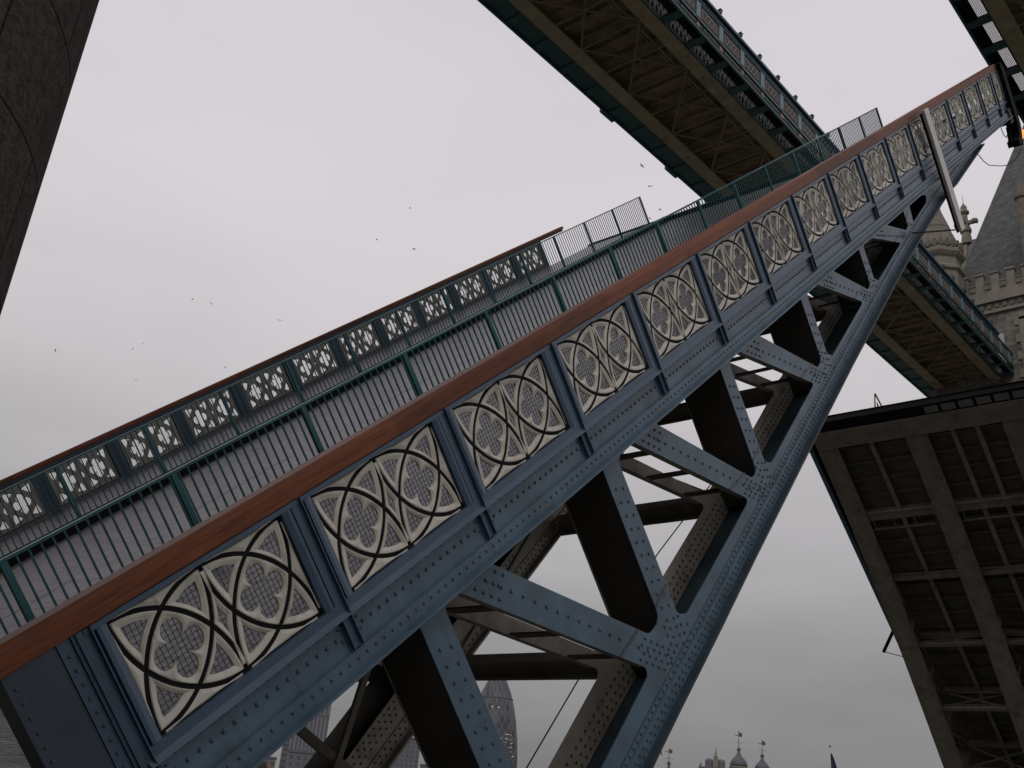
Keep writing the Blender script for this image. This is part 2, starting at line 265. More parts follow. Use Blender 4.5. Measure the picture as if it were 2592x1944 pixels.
# ------------------------------------------------------------------ mesh building
class MB:
    def __init__(s): s.v = []; s.f = []; s.m = []; s.cur = 0
    def add(s, vs, fs):
        b = len(s.v); s.v.extend(vs)
        for f in fs: s.f.append(tuple(b + i for i in f)); s.m.append(s.cur)
    def box(s, x0, x1, y0, y1, z0, z1):
        s.add([(x0, y0, z0), (x1, y0, z0), (x1, y1, z0), (x0, y1, z0), (x0, y0, z1), (x1, y0, z1), (x1, y1, z1), (x0, y1, z1)],
              [(3, 2, 1, 0), (4, 5, 6, 7), (0, 1, 5, 4), (1, 2, 6, 5), (2, 3, 7, 6), (3, 0, 4, 7)])
    def hexa(s, p):   # eight points, bottom ring then top ring
        s.add(p, [(3, 2, 1, 0), (4, 5, 6, 7), (0, 1, 5, 4), (1, 2, 6, 5), (2, 3, 7, 6), (3, 0, 4, 7)])
    def beam(s, p, q, w, h, up=(0, 0, 1)):
        p = Vector(p); q = Vector(q); d = (q - p).normalized(); u = Vector(up)
        a = d.cross(u)
        if a.length < 1e-5: a = d.cross(Vector((1, 0, 0)))
        a.normalize(); c = a.cross(d).normalized()
        a = a * w / 2; c = c * h / 2
        s.hexa([tuple(p - a - c), tuple(p + a - c), tuple(p + a + c), tuple(p - a + c), tuple(q - a - c), tuple(q + a - c), tuple(q + a + c), tuple(q - a + c)])
    def tube(s, pts, r, n=6):
        pts = [Vector(p) for p in pts]; rings = []
        for i, p in enumerate(pts):
            d = (pts[min(i + 1, len(pts) - 1)] - pts[max(i - 1, 0)]).normalized()
            a = d.cross(Vector((0, 0, 1)))
            if a.length < 1e-4: a = d.cross(Vector((1, 0, 0)))
            a.normalize(); c = d.cross(a)
            rings.append([tuple(p + r * (math.cos(2 * math.pi * k / n) * a + math.sin(2 * math.pi * k / n) * c)) for k in range(n)])
        vs = [v for g in rings for v in g]; fs = []
        for i in range(len(rings) - 1):
            for k in range(n):
                fs.append((i * n + k, i * n + (k + 1) % n, (i + 1) * n + (k + 1) % n, (i + 1) * n + k))
        fs.append(tuple(range(n - 1, -1, -1))); fs.append(tuple((len(rings) - 1) * n + k for k in range(n)))
        s.add(vs, fs)
    def lathe(s, c, prof, n=16, ph=0.0):
        vs = []; fs = []
        for r, z in prof:
            for k in range(n):
                a = ph + 2 * math.pi * k / n
                vs.append((c[0] + r * math.cos(a), c[1] + r * math.sin(a), c[2] + z))
        for i in range(len(prof) - 1):
            for k in range(n):
                fs.append((i * n + k, i * n + (k + 1) % n, (i + 1) * n + (k + 1) % n, (i + 1) * n + k))
        fs.append(tuple(range(n - 1, -1, -1))); fs.append(tuple((len(prof) - 1) * n + k for k in range(n)))
        s.add(vs, fs)
    def dome(s, p, r, h=None, ax='x', sg=1):
        h = h or r * 0.75; n = 6; vs = []; x, y, z = p
        for rr, hh in ((r, 0), (r * .72, h * .75)):
            for k in range(n):
                a = 2 * math.pi * k / n; u, w = rr * math.cos(a), rr * math.sin(a)
                vs.append((x + sg * hh, y + u, z + w) if ax == 'x' else ((x + u, y + w, z + sg * hh)))
        vs.append((x + sg * h, y, z) if ax == 'x' else (x, y, z + sg * h))
        fs = []
        for k in range(n):
            k2 = (k + 1) % n
            fs.append((k, k2, n + k2, n + k)); fs.append((n + k, n + k2, 2 * n))
        s.add(vs, fs)
    def plate(s, outer, holes, x0, x1):   # polygon in (y,z) with holes, between x0 and x1
        loops = [outer] + holes
        tri = tessellate_polygon([[Vector((a, b, 0)) for a, b in l] for l in loops])
        flat = [p for l in loops for p in l]; n = len(flat)
        vs = [(x1, a, b) for a, b in flat] + [(x0, a, b) for a, b in flat]
        fs = []
        for t in tri:
            A, B, C = [flat[i] for i in t]
            cr_ = (B[0] - A[0]) * (C[1] - A[1]) - (B[1] - A[1]) * (C[0] - A[0])
            t = tuple(t) if cr_ > 0 else tuple(t)[::-1]
            fs.append(t); fs.append(tuple(i + n for i in t[::-1]))
        o = 0
        for l in loops:
            k = len(l)
            for i in range(k): fs.append((o + i, o + (i + 1) % k, o + (i + 1) % k + n, o + i + n))
            o += k
        s.add(vs, fs)
    def prism_x(s, poly, x0, x1): s.plate(poly, [], x0, x1)
    def quad(s, a, b, c, d): s.add([a, b, c, d], [(0, 1, 2, 3)])
    def xform(s, fn): s.v = [tuple(fn(Vector(p))) for p in s.v]
    def build(s, name, mats, parent=None, smooth=False):
        me = bpy.data.meshes.new(name)
        me.from_pydata(s.v, [], s.f)
        for mm in (mats if isinstance(mats, (list, tuple)) else [mats]): me.materials.append(mm)
        for p, k in zip(me.polygons, s.m): p.material_index = k
        if smooth:
            for p in me.polygons: p.use_smooth = True
        me.validate(clean_customdata=False); me.update()
        o = bpy.data.objects.new(name, me); scene.collection.objects.link(o)
        if parent: o.parent = parent
        return o

def tag(o, label=None, cat=None, group=None, kind=None):
    if label: o['label'] = label
    if cat: o['category'] = cat
    if group: o['group'] = group
    if kind: o['kind'] = kind
    return o

def empty(name, loc=(0, 0, 0), rot=(0, 0, 0)):
    o = bpy.data.objects.new(name, None); scene.collection.objects.link(o)
    o.empty_display_size = 0.5; o.location = loc; o.rotation_euler = rot
    return o

def copy(o, parent, loc=None, rot=None):
    c = o.copy(); scene.collection.objects.link(c); c.parent = parent
    if loc is not None: c.location = loc
    if rot is not None: c.rotation_euler = rot
    for ch in list(o.children): copy(ch, c)
    return c

def rounded(pts, rad, n=5):
    """polygon corners rounded by rad (list or number)"""
    out_ = []; k = len(pts)
    for i in range(k):
        p = Vector(pts[i]); a = Vector(pts[i - 1]); b = Vector(pts[(i + 1) % k])
        r = rad[i] if isinstance(rad, (list, tuple)) else rad
        da = (a - p); db = (b - p)
        ang = da.angle(db); tl = min(r / math.tan(ang / 2), da.length * .48, db.length * .48)
        if r <= 0 or tl < 1e-4: out_.append(tuple(p)); continue
        p1 = p + da.normalized() * tl; p2 = p + db.normalized() * tl
        for j in range(n + 1):
            t = j / n
            out_.append(tuple((1 - t) ** 2 * p1 + 2 * t * (1 - t) * p + t * t * p2))
    return out_

def lerp_tab(tab, x):
    if x <= tab[0][0]:
        (a, b), (c, d) = tab[0], tab[1]
        return b + (x - a) * (d - b) / (c - a)
    for (a, b), (c, d) in zip(tab, tab[1:]):
        if x <= c: return b + (x - a) * (d - b) / (c - a)
    return tab[-1][1]

# ------------------------------------------------------------------ bascule leaf (local axes: x across, y along the leaf, z normal to its deck)
P = 1.83
CHORD = [(-3, -6.1), (-1, -5.55), (1, -5.08), (2.5, -4.75), (3.5, -4.56), (4.58, -4.35), (5.03, -4.27), (6.52, -4.03), (7.72, -3.82), (10.33, -3.4), (11.43, -3.23), (12.95, -2.99),
         (13.95, -2.85), (16.75, -2.44), (18.75, -2.19), (20.76, -1.98), (22.3, -1.84), (25.5, -1.58), (26.2, -1.52), (30.3, -1.42)]
INNER = [(-3, -5.35), (-1, -4.85), (1, -4.42), (3.9, -3.81), (4.8, -3.63), (6.92, -3.36), (7.87, -3.21), (10.2, -2.85), (11.1, -2.71), (14.33, -2.29), (17.36, -1.95), (20.1, -1.66)]
CHOFF = [0.0]
ch = lambda s: lerp_tab(CHORD, s) + CHOFF[0] * (1 if s < 22 else .7)
inn = lambda s: lerp_tab(INNER, s)
VS = [-0.49, 2.67, 5.82, 8.99, 12.16, 15.26, 18.36]
VW = [.34, .33, .32, .28, .27, .26, .25]
# diagonals: (low edge start, low edge end, top edge start, top edge end)
DG = [((-0.1, -1.45), (1.98, -3.95), (0.45, -1.37), (2.2, -3.5)),
      ((3.03, -1.40), (5.10, -3.50), (3.51, -1.37), (5.37, -3.27)),
      ((6.30, -1.36), (8.33, -3.07), (6.87, -1.37), (8.66, -2.94)),
      ((9.40, -1.36), (11.42, -2.62), (10.13, -1.37), (11.78, -2.50)),
      ((12.67, -1.36), (14.45, -2.23), (13.53, -1.37), (14.92, -2.15)),
      ((15.72, -1.37), (17.42, -1.91), (16.79, -1.37), (18.00, -1.80))]

GEND = [26.0]
def girder_holes(t_top, thin=0.0):
    hs = []
    for k, (l0, l1, u0, u1) in enumerate(DG):
        if thin and k < 5:
            u0 = (u0[0] + (l0[0] - u0[0]) * thin, u0[1] + (l0[1] - u0[1]) * thin); u1 = (u1[0] + (l1[0] - u1[0]) * thin, u1[1] + (l1[1] - u1[1]) * thin)
        vr = VS[k] + VW[k] / 2; vl = VS[k + 1] - VW[k + 1] / 2
        sl = (l1[1] - l0[1]) / (l1[0] - l0[0])
        # lower triangle
        top_t = l0[1] + sl * (vr - l0[0])
        if top_t > t_top:
            a = [(vr, t_top), (l0[0] + (t_top - l0[1]) / sl, t_top)]
        else:
            a = [(vr, top_t)]
        # where the diagonal meets the chord plate
        s_ = l1[0]
        poly = a + [l1, (s_ - 0.02, inn(s_)), (vr + .18, inn(vr + .18) - .02), (vr, inn(vr) + .1)]
        sc = 1 - 0.11 * k
        rr = [.24 * sc] * len(a) + [.16 * sc, .12 * sc, .16 * sc, .16 * sc]
        if k < 6: hs.append(rounded(poly, rr))
        # upper triangle
        sl2 = (u1[1] - u0[1]) / (u1[0] - u0[0])
        polyb = [(u0[0] + (t_top - u0[1]) / sl2, t_top), (u1[0], u1[1]), (vl - .02, u1[1] + .02), (vl, t_top)]
        hs.append(rounded(polyb, [.03, .22 * sc, .22 * sc, .03]))
    hs.append(rounded([(18.62, -1.80), (18.72, t_top), (19.62, t_top), (20.10, -1.52), (19.9, -1.64)], [.06, .05, .1, .06, .03]))
    return hs

def girder_plate(mb, x0, x1, s_end=None, thin=0.0):
    s_end = s_end or GEND[0]
    T = -1.385
    outer = [(-1.6, T), (s_end, T)]
    n = 36
    for i in range(n + 1):
        s = s_end + (-1.6 - s_end) * i / n
        outer.append((s, ch(s) + .02))
    outer = outer[::-1]
    mb.plate(outer, girder_holes(T - .03, thin), x0, x1)

def rivets_line(mb, x, pts, r=.016, sg=1):
    for (a, b) in pts: mb.dome((x, a, b), r, sg=sg)

def seg_pts(p, q, step):
    L = math.hypot(q[0] - p[0], q[1] - p[1]); n = max(1, int(L / step))
    return [(p[0] + (q[0] - p[0]) * i / n, p[1] + (q[1] - p[1]) * i / n) for i in range(n + 1)]

def make_girder(parent, xo, w, mo, mi, rivets, name='truss_girder', vs=VS, flange=(.13, .2)):
    """box girder: outer web plate at x=xo, inner one at xo-w"""
    mb = MB()
    girder_plate(mb, xo - .014, xo)
    if rivets == 1:
        mb.cur = 1; rivet_mesh(mb, xo); mb.cur = 2; splice_lines(mb, xo)
    elif rivets == 2:
        mb.cur = 3; s = 1.0
        while s < 16:
            c = ch(s)
            for d in (.06, .14, .3, .38, .46):
                if d < .2 or (s % 3.15) < 1.5: mb.dome((xo + .02 if d < .17 else xo, s + d * .3, c + d), .018)
            s += .11
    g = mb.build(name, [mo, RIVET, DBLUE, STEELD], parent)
    mb = MB(); girder_plate(mb, xo - w, xo - w + .014, thin=.5)
    if rivets == 1:
        mb.cur = 1; s = 1.0
        while s < 20:
            c = ch(s)
            mb.dome((xo - w + .016, s, c + .1), .018); mb.dome((xo - w + .016, s + .05, c + .2), .018); mb.dome((xo - w + .016, s + .02, c + .3), .018)
            s += .11
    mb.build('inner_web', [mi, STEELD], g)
    # posts: closed box between the webs
    for s, vw in zip(VS, VW):
        mb = MB(); c0 = ch(s) + .08
        for sg in (-1, 1):
            xx = s + sg * (vw / 2 - .008)
            mb.box(xo - w + .016, xo - .016, xx - .006, xx + .006, c0, -1.36)
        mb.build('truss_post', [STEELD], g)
    # diagonals' turned-in edges and battens
    for k, (l0, l1, u0, u1) in enumerate(DG):
        mb = MB()
        dl = Vector((l1[0] - l0[0], l1[1] - l0[1])); du = Vector((u1[0] - u0[0], u1[1] - u0[1]))
        for (a, b, off) in ((l0, l1, .012), (u0, u1, -.012)):
            mb.beam((xo - .06, a[0], a[1] + off), (xo - .06, b[0], b[1] + off), .085, .014, up=(0, -dl.y, dl.x))
            if off > 0:
                mb.beam((xo - w - .05, a[0], a[1] + off), (xo - w - .05, b[0], b[1] + off), .085, .014, up=(0, -dl.y, dl.x))
        mb.build('diagonal_flange', [mi], g)
        for f in (.18, .5, .82):
            mb = MB()
            p = (xo - w / 2, l0[0] + dl.x * f, l0[1] + dl.y * f + .02); q = (xo - w / 2, p[1] + .11, p[2] - .11 * abs(dl.y / dl.x))
            mb.beam(p, q, w - .04, .016, up=(0, -dl.y, dl.x))
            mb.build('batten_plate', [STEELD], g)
    # bottom flange and chord angles
    mb = MB(); n = 44; s0, s1 = -1.6, GEND[0] - .05
    for i in range(n):
        a = s0 + (s1 - s0) * i / n; b = s0 + (s1 - s0) * (i + 1) / n
        za, zb = ch(a), ch(b)
        mb.hexa([(xo - w - flange[1], a, za - .03), (xo + flange[0], a, za - .03), (xo + flange[0], b, zb - .03), (xo - w - flange[1], b, zb - .03),
                 (xo - w - flange[1], a, za), (xo + flange[0], a, za), (xo + flange[0], b, zb), (xo - w - flange[1], b, zb)])
    if not rivets and flange[0] > .14 and xo > -5:
        mb.cur = 1; a = 4.0
        while a < s1:
            for xx in (xo + .08, xo - .06, xo - w + .06, xo - w - .08): mb.dome((xx, a, ch(a) - .03), .022, ax='z', sg=-1)
            a += .125
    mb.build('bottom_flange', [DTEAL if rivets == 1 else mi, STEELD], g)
    mb = MB()
    for i in range(n):
        a = s0 + (s1 - s0) * i / n; b = s0 + (s1 - s0) * (i + 1) / n
        za, zb = ch(a), ch(b)
        hgt = .17
        (mb if True else mb).hexa([(xo + .002, a, za), (xo + .02, a, za), (xo + .02, b, zb), (xo + .002, b, zb), (xo + .002, a, za + hgt), (xo + .02, a, za + hgt), (xo + .02, b, zb + hgt), (xo + .002, b, zb + hgt)])
    mb.build('chord_angle', [mo], g)
    return g

def rivet_mesh(mb, xo, full=True):
    # chord angle: two staggered rows plus a row above it
    s = -1.5
    while s < 26:
        c = ch(s)
        mb.dome((xo + .02, s, c + .05), .019); mb.dome((xo + .02, s + .05, c + .12), .019)
        if full and s > 2: mb.dome((xo + .0, s + .02, c + .215), .019)
        s += .10
    for k, (l0, l1, u0, u1) in enumerate(DG):
        # centre line of the diagonal
        m0 = ((l0[0] + u0[0]) / 2 + .15, (l0[1] + u0[1]) / 2 - .15 * .9 + (.0)); m1 = ((l1[0] + u1[0]) / 2, (l1[1] + u1[1]) / 2)
        m0 = (m1[0] + (m0[0] - m1[0]) * 1.0, m1[1] + (m0[1] - m1[1]) * 1.0)
        for q in seg_pts(m0, m1, .165): mb.dome((xo, *q), .021)
        # gusset around the lower node
        dx, dy = m1[0] - m0[0], m1[1] - m0[1]; L = math.hypot(dx, dy); dx /= L; dy /= L
        nx, ny = -dy, dx
        wd = abs((u1[1] - l1[1]) - dy / dx * (u1[0] - l1[0])) * dx
        for i in range(7):
            for j in (-1.2, -.4, .4, 1.2):
                q = (m1[0] + dx * (i * .115 - .12 + (.05 if j in (-.4, 1.2) else 0)) + nx * j * wd * .27, m1[1] + dy * (i * .115 - .12 + (.05 if j in (-.4, 1.2) else 0)) + ny * j * wd * .27)
                if q[1] > ch(q[0]) + .28: mb.dome((xo, *q), .0205)
        # top gusset
        for i in range(4):
            for j in (-.8, 0, .8):
                q = (m0[0] + dx * (i * .11 - .12) + nx * j * wd * .4, m0[1] + dy * (i * .11 - .12) + ny * j * wd * .4)
                if q[1] < -1.42: mb.dome((xo, *q), .0205)
    for s, vw in list(zip(VS, VW)):
        low = inn(s) + .25
        t = -1.72; i = 0
        while t > ch(s) + .3:
            for sg in (-1, 1):
                tt = t - (.05 if sg > 0 else 0)
                mb.dome((xo, s + sg * vw * .2, tt), .020)
                if tt < low and tt < -1.6:
                    mb.dome((xo, s + sg * vw * .48, tt - .03), .0205); mb.dome((xo, s + sg * vw * .85, tt - .05 - .04), .0205) if tt < low - .22 else None
            t -= .105 if t < low else .16

def splice_lines(mb, xo):
    """plate joints of the gussets, as narrow raised laps"""
    for k, (l0, l1, u0, u1) in enumerate(DG[1:], 1):
        f = .84
        a = (l0[0] + (l1[0] - l0[0]) * f, l0[1] + (l1[1] - l0[1]) * f); b = (u1[0] - .16, u1[1] + .16 * abs((u1[1] - u0[1]) / (u1[0] - u0[0])))
        mb.beam((xo + .004, *a), (xo + .004, *b), .03, .008, up=(1, 0, 0))
        s = VS[k + 1]; vw = VW[k + 1]; t = u1[1] + .16
        mb.beam((xo + .004, s - vw / 2, t + .02), (xo + .004, s + vw / 2, t + .1), .03, .008, up=(1, 0, 0))
    # lap line above the chord angle
    for i in range(40):
        a = 1 + 25 * i / 40; b = 1 + 25 * (i + 1) / 40
        mb.beam((xo + .003, a, ch(a) + .26), (xo + .003, b, ch(b) + .26), .014, .006, up=(1, 0, 0))

# ---- tracery panel -----------------------------------------------------
PM, PH = .166, .817
def arc(c, a0, a1, n=10):
    return [(c[0] + math.cos(a0 + (a1 - a0) * i / n), c[1] + math.sin(a0 + (a1 - a0) * i / n)) for i in range(n + 1)]
pi = math.pi
def cell_regions():
    A = lambda p, q: arc((0, 0), p, q); B = lambda p, q: arc((1, 1), p, q); C = lambda p, q: arc((1, 0), p, q); D = lambda p, q: arc((0, 1), p, q)
    centre = A(pi / 3, pi / 6) + D(-pi / 6, -pi / 3)[1:] + B(pi + pi / 3, pi + pi / 6)[1:] + C(pi - pi / 6, pi - pi / 3)[1:-1]
    tl = A(pi / 2, pi / 3) + C(pi - pi / 3, pi - pi / 6)[1:] + B(pi + pi / 6, pi)[1:-1]
    top = A(pi / 2, pi / 3) + C(pi - pi / 3, pi / 2)[1:]
    mx_ = lambda g: [(1 - u, v) for u, v in g][::-1]; my = lambda g: [(u, 1 - v) for u, v in g][::-1]; tr_ = lambda g: [(v, u) for u, v in g][::-1]
    corners = [tl, mx_(tl), my(tl), mx_(my(tl))]
    tb = [top, my(top)]
    side = tr_(my(top))  # region along u=0
    return centre, corners, tb, side, mx_(side)

def inset(poly, d):
    """crude inset of a polygon by d metres toward its inside"""
    n = len(poly); area = sum(poly[i - 1][0] * poly[i][1] - poly[i][0] * poly[i - 1][1] for i in range(n)); sg = 1 if area > 0 else -1
    out_ = []
    for i in range(n):
        p = Vector(poly[i]); a = Vector(poly[i - 1]); b = Vector(poly[(i + 1) % n])
        e1 = (p - a); e2 = (b - p)
        if e1.length < 1e-6: e1 = e2
        if e2.length < 1e-6: e2 = e1
        n1 = Vector((-e1.y, e1.x)).normalized() * sg; n2 = Vector((-e2.y, e2.x)).normalized() * sg
        m_ = n1 + n2
        if m_.length < .3: m_ = (n1 + n2 + Vector((1e-4, 0)))
        m_ = m_.normalized(); k = min(d / max(m_.dot(n1), .32), d * 2.6)
        out_.append(tuple(p + m_ * k))
    return out_

def tracery_meshes():
    a, b = (P - 2 * PM) / 2, PH
    centre, corners, tb, left, right = cell_regions()
    cream = MB(); black = MB()
    def place(poly, off): return [(PM + off * a + u * a, -b + v * b) for u, v in poly]
    def ringstrip(mb, o, i, xo_, xi_):
        n = len(o)
        mb.add([(xo_, *p) for p in o] + [(xi_, *p) for p in i], [(k, (k + 1) % n, n + (k + 1) % n, n + k) for k in range(n)])
    def piece(poly, hole, g=.0175):
        o = inset(poly, g)
        cx = sum(p[0] for p in o) / len(o); cy = sum(p[1] for p in o) / len(o)
        # black groove and backing round the piece
        ringstrip(black, poly, inset(poly, g * 1.3), .010, .010)
        ringstrip(cream, poly, inset(poly, g * 1.3), -.0145, -.0145)
        if hole == 0:
            n = len(o); top_ = [(cx + (p[0] - cx) * .5, cy + (p[1] - cy) * .5) for p in o]
            ringstrip(cream, o, o, -.014, .014); ringstrip(cream, o, top_, .014, .024)
            cream.add([(.024, *p) for p in top_], [tuple(range(n))]); cream.add([(-.014, *p) for p in o], [tuple(range(n))[::-1]])
            return
        if callable(hole):
            inner = []
            for p in o:
                ph = math.atan2((p[1] - cy) / b, (p[0] - cx) / a); r = hole(ph)
                inner.append((cx + r * math.cos(ph) * a, cy + r * math.sin(ph) * b))
        else:
            inner = [(cx + (p[0] - cx) * hole, cy + (p[1] - cy) * hole) for p in o]
        mid = [(p[0] + (q[0] - p[0]) * .42, p[1] + (q[1] - p[1]) * .42) for p, q in zip(o, inner)]
        m2 = [(p[0] + (q[0] - p[0]) * .12, p[1] + (q[1] - p[1]) * .12) for p, q in zip(o, inner)]
        ringstrip(cream, o, o, -.014, .014); ringstrip(cream, o, m2, .014, .021); ringstrip(cream, m2, mid, .021, .019); ringstrip(cream, mid, inner, .019, .007); ringstrip(cream, inner, inner, .007, -.012); ringstrip(cream, inner, o, -.012, -.014)
    def quatre(ph):
        d, rho = .153, .112
        q = ((ph + pi / 4) % (pi / 2)) - pi / 4
        return d * math.cos(q) + math.sqrt(max(rho * rho - d * d * math.sin(q) ** 2, 0.0004)) - max(0, (abs(q) - .62) / .165) ** 1.5 * .032
    # resample the centre region finely so the cusps show
    def fine(poly, n):
        out_ = []
        for i in range(len(poly)):
            p, q = poly[i], poly[(i + 1) % len(poly)]
            for j in range(n): out_.append((p[0] + (q[0] - p[0]) * j / n, p[1] + (q[1] - p[1]) * j / n))
        return out_
    for off in (0, 1):
        piece(place(fine(centre, 4), off), quatre)
        for c in corners: piece(place(c, off), .60)
        for c in tb: piece(place(c, off), 0)
    piece(place(left, 0), 0); piece(place(right, 1), 0)
    kite = place(right, 0); k2 = place(left, 1)
    # join the two half kites across the centre line
    rp = sorted(set((round(p[0], 5), round(p[1], 5)) for p in kite), key=lambda p: p[1]); lp = sorted(set((round(p[0], 5), round(p[1], 5)) for p in k2), key=lambda p: -p[1])
    poly = rp + lp[1:-1]
    piece(poly, .48)
    # black edging of the whole opening
    s0, s1 = PM, P - PM
    for (y0, y1, z0, z1) in ((s0 - .001, s1 + .001, -b - .012, -b + .004), (s0 - .001, s1 + .001, -.004, .012), (s0 - .014, s0 + .004, -b - .012, .012), (s1 - .004, s1 + .014, -b - .012, .012)):
        black.box(-.03, .012, y0, y1, z0, z1)
    wire = MB(); y = PM + .02
    while y < P - PM:
        wire.box(-.020, -.0165, y - .0021, y + .0021, -b, 0); y += .041
    z = -b + .02
    while z < 0:
        wire.box(-.0235, -.020, PM, P - PM, z - .0021, z + .0021); z += .041
    fr = MB()
    fr.box(-.038, .055, 0.0, P, .011, .048)                      # head rail
    for y0, y1 in ((.075, PM - .014), (P - PM + .014, P - .075)):
        fr.box(-.038, .05, y0, y1, -b - .012, .011)
        ya_, yb_ = (y0, y0 + .03) if y0 < 1 else (y1 - .03, y1)
        fr.hexa([(.05, y0, -b - .012), (.05, y1, -b - .012), (.05, y1, .011), (.05, y0, .011), (.064, ya_, -b - .012), (.064, yb_, -b - .012), (.064, yb_, .011), (.064, ya_, .011)])
    fr.box(-.038, .05, 0.0, P, -b - .10, -b - .012)              # bottom rail
    fr.hexa([(-.02, .0, -.945), (.085, .0, -.945), (.085, P, -.945), (-.02, P, -.945), (-.02, .0, -b - .085), (.05, .0, -b - .085), (.05, P, -b - .085), (-.02, P, -b - .085)])
    return cream, black, wire, fr

def build_leaf(root, near=True):
    W_ = 15.2
    GEND[0] = 26.0 if near else 30.0
    CHOFF[0] = .16 if near else 0.0
    gx = [0.0, -3.75, -8.3, -14.55] if near else [0.0, -4.45, -8.85, -13.35]
    gw = .66 if near else .75
    outer_blue = BLUE if near else DBLUE
    # ---- girders
    for i, x in enumerate(gx):
        first = (i == 0)
        last = i == len(gx) - 1
        g = make_girder(root, x, gw, (BLUE if (near and first) else STEEL2 if near else STEEL), STEEL2 if near else STEEL, (0 if not near else 1 if first else 2 if i == 1 else 0), flange=((.13, .2) if near else (.15, .15)))
    # ---- deck
    mb = MB()
    mb.box(-W_ + .02, -.10, -.9, 30.45, -1.12, -1.03)
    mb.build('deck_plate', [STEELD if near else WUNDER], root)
    mb = MB(); mb.box(-11.75, -3.62, -.9, 30.5, -1.028, -1.0); mb.build('road_surface', [ROAD], root)
    if near:
        for k in range(7):
            mb = MB(); mb.box(-7.72, -7.62, 1.5 + k * 4.2, 3.6 + k * 4.2, -.999, -.996); mb.build('worn_lane_dash', [ROADP], root)
    mb = MB(); mb.box(-W_ + .1, -11.754, -.9, 30.5, -1.028, -.90); mb.box(-3.616, -.14, -.9, 30.5, -1.028, -.90); mb.build('footway', [ROAD], root)
    mb = MB(); mb.box(-11.76, -11.70, -.9, 30.5, -1.0, -.79); mb.box(-3.67, -3.61, -.9, 30.5, -1.0, -.87); mb.build('kerb', [BLACK], root)
    # ---- floor beams, stringers, cross frames
    fs = [2.67, 5.82, 8.99, 12.16, 15.26, 18.36, 21.5, 25.0] if near else [1.2, 5.3, 9.5, 13.5, 17.5, 21.65, 25.45]
    for s in fs:
        mb = MB()
        low = ch(s) + (-.06 if near else .12)
        mb.box(gx[-1] - gw, gx[0] - gw, s - .012, s + .012, -1.5, -1.12)
        mb.box(gx[-1] - gw, gx[0] - gw, s - .11, s + .11, -1.53, -1.5)
        if ch(s) < -1.75 and (near or s < 25):
            for a, b in zip(gx, gx[1:]):
                xa, xb = a - gw - .05, b + .05
                mb.box(xb, xa, s - .1, s + .1, low, low + .03); mb.box(xb, xa, s - .012, s + .012, low, low + .24)
                mb.box(xb, xa, s - .1, s + .1, low + .24, low + .27)
                mb.beam((xa, s + .02, low + .15), (xb, s + .02, -1.55), .03, .11, up=(0, 1, 0)); mb.beam((xb, s - .02, low + .15), (xa, s - .02, -1.55), .03, .11, up=(0, 1, 0))
        if not near and s > 25:
            for a, b in zip(gx, gx[1:]):
                xa, xb = a - gw, b
                mb.box(xb, xa, s - .02, s + .35, -1.5, -1.12); mb.box(xb, xa, s + .33, s + .36, -1.56, -1.1)
                mb.box(xb + .1, xa - .1, s - .75, s - .68, -1.5, -1.4)
                for q in range(4):
                    xx = xb + .3 + (xa - xb - .6) * q / 3
                    mb.box(xx - .02, xx + .02, s - .7, s, -1.46, -1.42)
        mb.build('cross_frame', [STEEL], root)
    # small ribs under the deck plate
    mb = MB(); s = .3
    mb.box(gx[-1] - gw, gx[0] - gw, -.008, .008, -1.3, -1.12); mb.box(gx[-1] - gw, gx[0] - gw, -.05, .05, -1.315, -1.3)
    rib = mb.build('deck_rib', [STEEL if near else WUNDER], root); rib.location = (0, s, 0)
    while s < 28.8:
        s += .98; copy(rib, root, (0, s, 0))
    for i, (a, b) in enumerate(zip(gx, gx[1:])):
        for f in ((.5,) if i != 1 else (.36, .66)):
            xx = a - gw + (b - a + gw) * f
            mb = MB(); mb.box(xx - .01, xx + .01, -.5, 30.0, -1.42, -1.12); mb.box(xx - .11, xx + .11, -.5, 30.0, -1.44, -1.42)
            mb.build('stringer', [STEEL], root)
    # ---- nose beam
    mb = MB()
    nb = 30.5 if near else 30.92
    mb.box(gx[-1] - gw - .1, .1, 30.05, nb, -1.5, -1.12); mb.box(gx[-1] - gw - .1, .1, 29.95, nb + .03, -1.54, -1.5)
    mb.build('nose_beam', [STEEL if not near else STEELD], root)
    mb = MB()
    e_ = 30.95 if near else 31.45
    mb.box(-W_ - .1, .12, nb + .005, e_, -1.48, -.90)
    mb.box(-W_ - .1, .12, nb + .04, e_ + .06, -.90, -.86); mb.box(-W_ - .1, .12, e_ - .12, e_ + .05, -1.46, -1.30)
    mb.build('nose_bumper', [BLACK], root)
    if not near:
        for q in range(6):
            mb = MB(); x = -10.2 + q * .78
            mb.box(x, x + .62, 31.03, 31.38, -1.50, -1.483); mb.build('nose_plate', [LEAD], root)
    return gx, gw

def build_parapet(root, panel, side_x, n_panels, flip, s_end, name_rail='handrail'):
    for n in range(n_panels):
        if n == 0 and panel.parent is None:
            panel.parent = root; panel.location = (side_x, 0, 0)
        elif flip: copy(panel, root, (side_x, (n + 1) * P, 0), (0, 0, pi))
        else: copy(panel, root, (side_x, n * P, 0))

# panel prototype (frame, with tracery, edging and wire mesh as its sub-parts)
cream, black, wire, fr = tracery_meshes()
panel = fr.build('parapet_panel', [FBLUE])
cream.build('tracery', [CREAM], panel); black.build('tracery_edging', [BLACK], panel); wire.build('wire_mesh', [WIRE], panel)

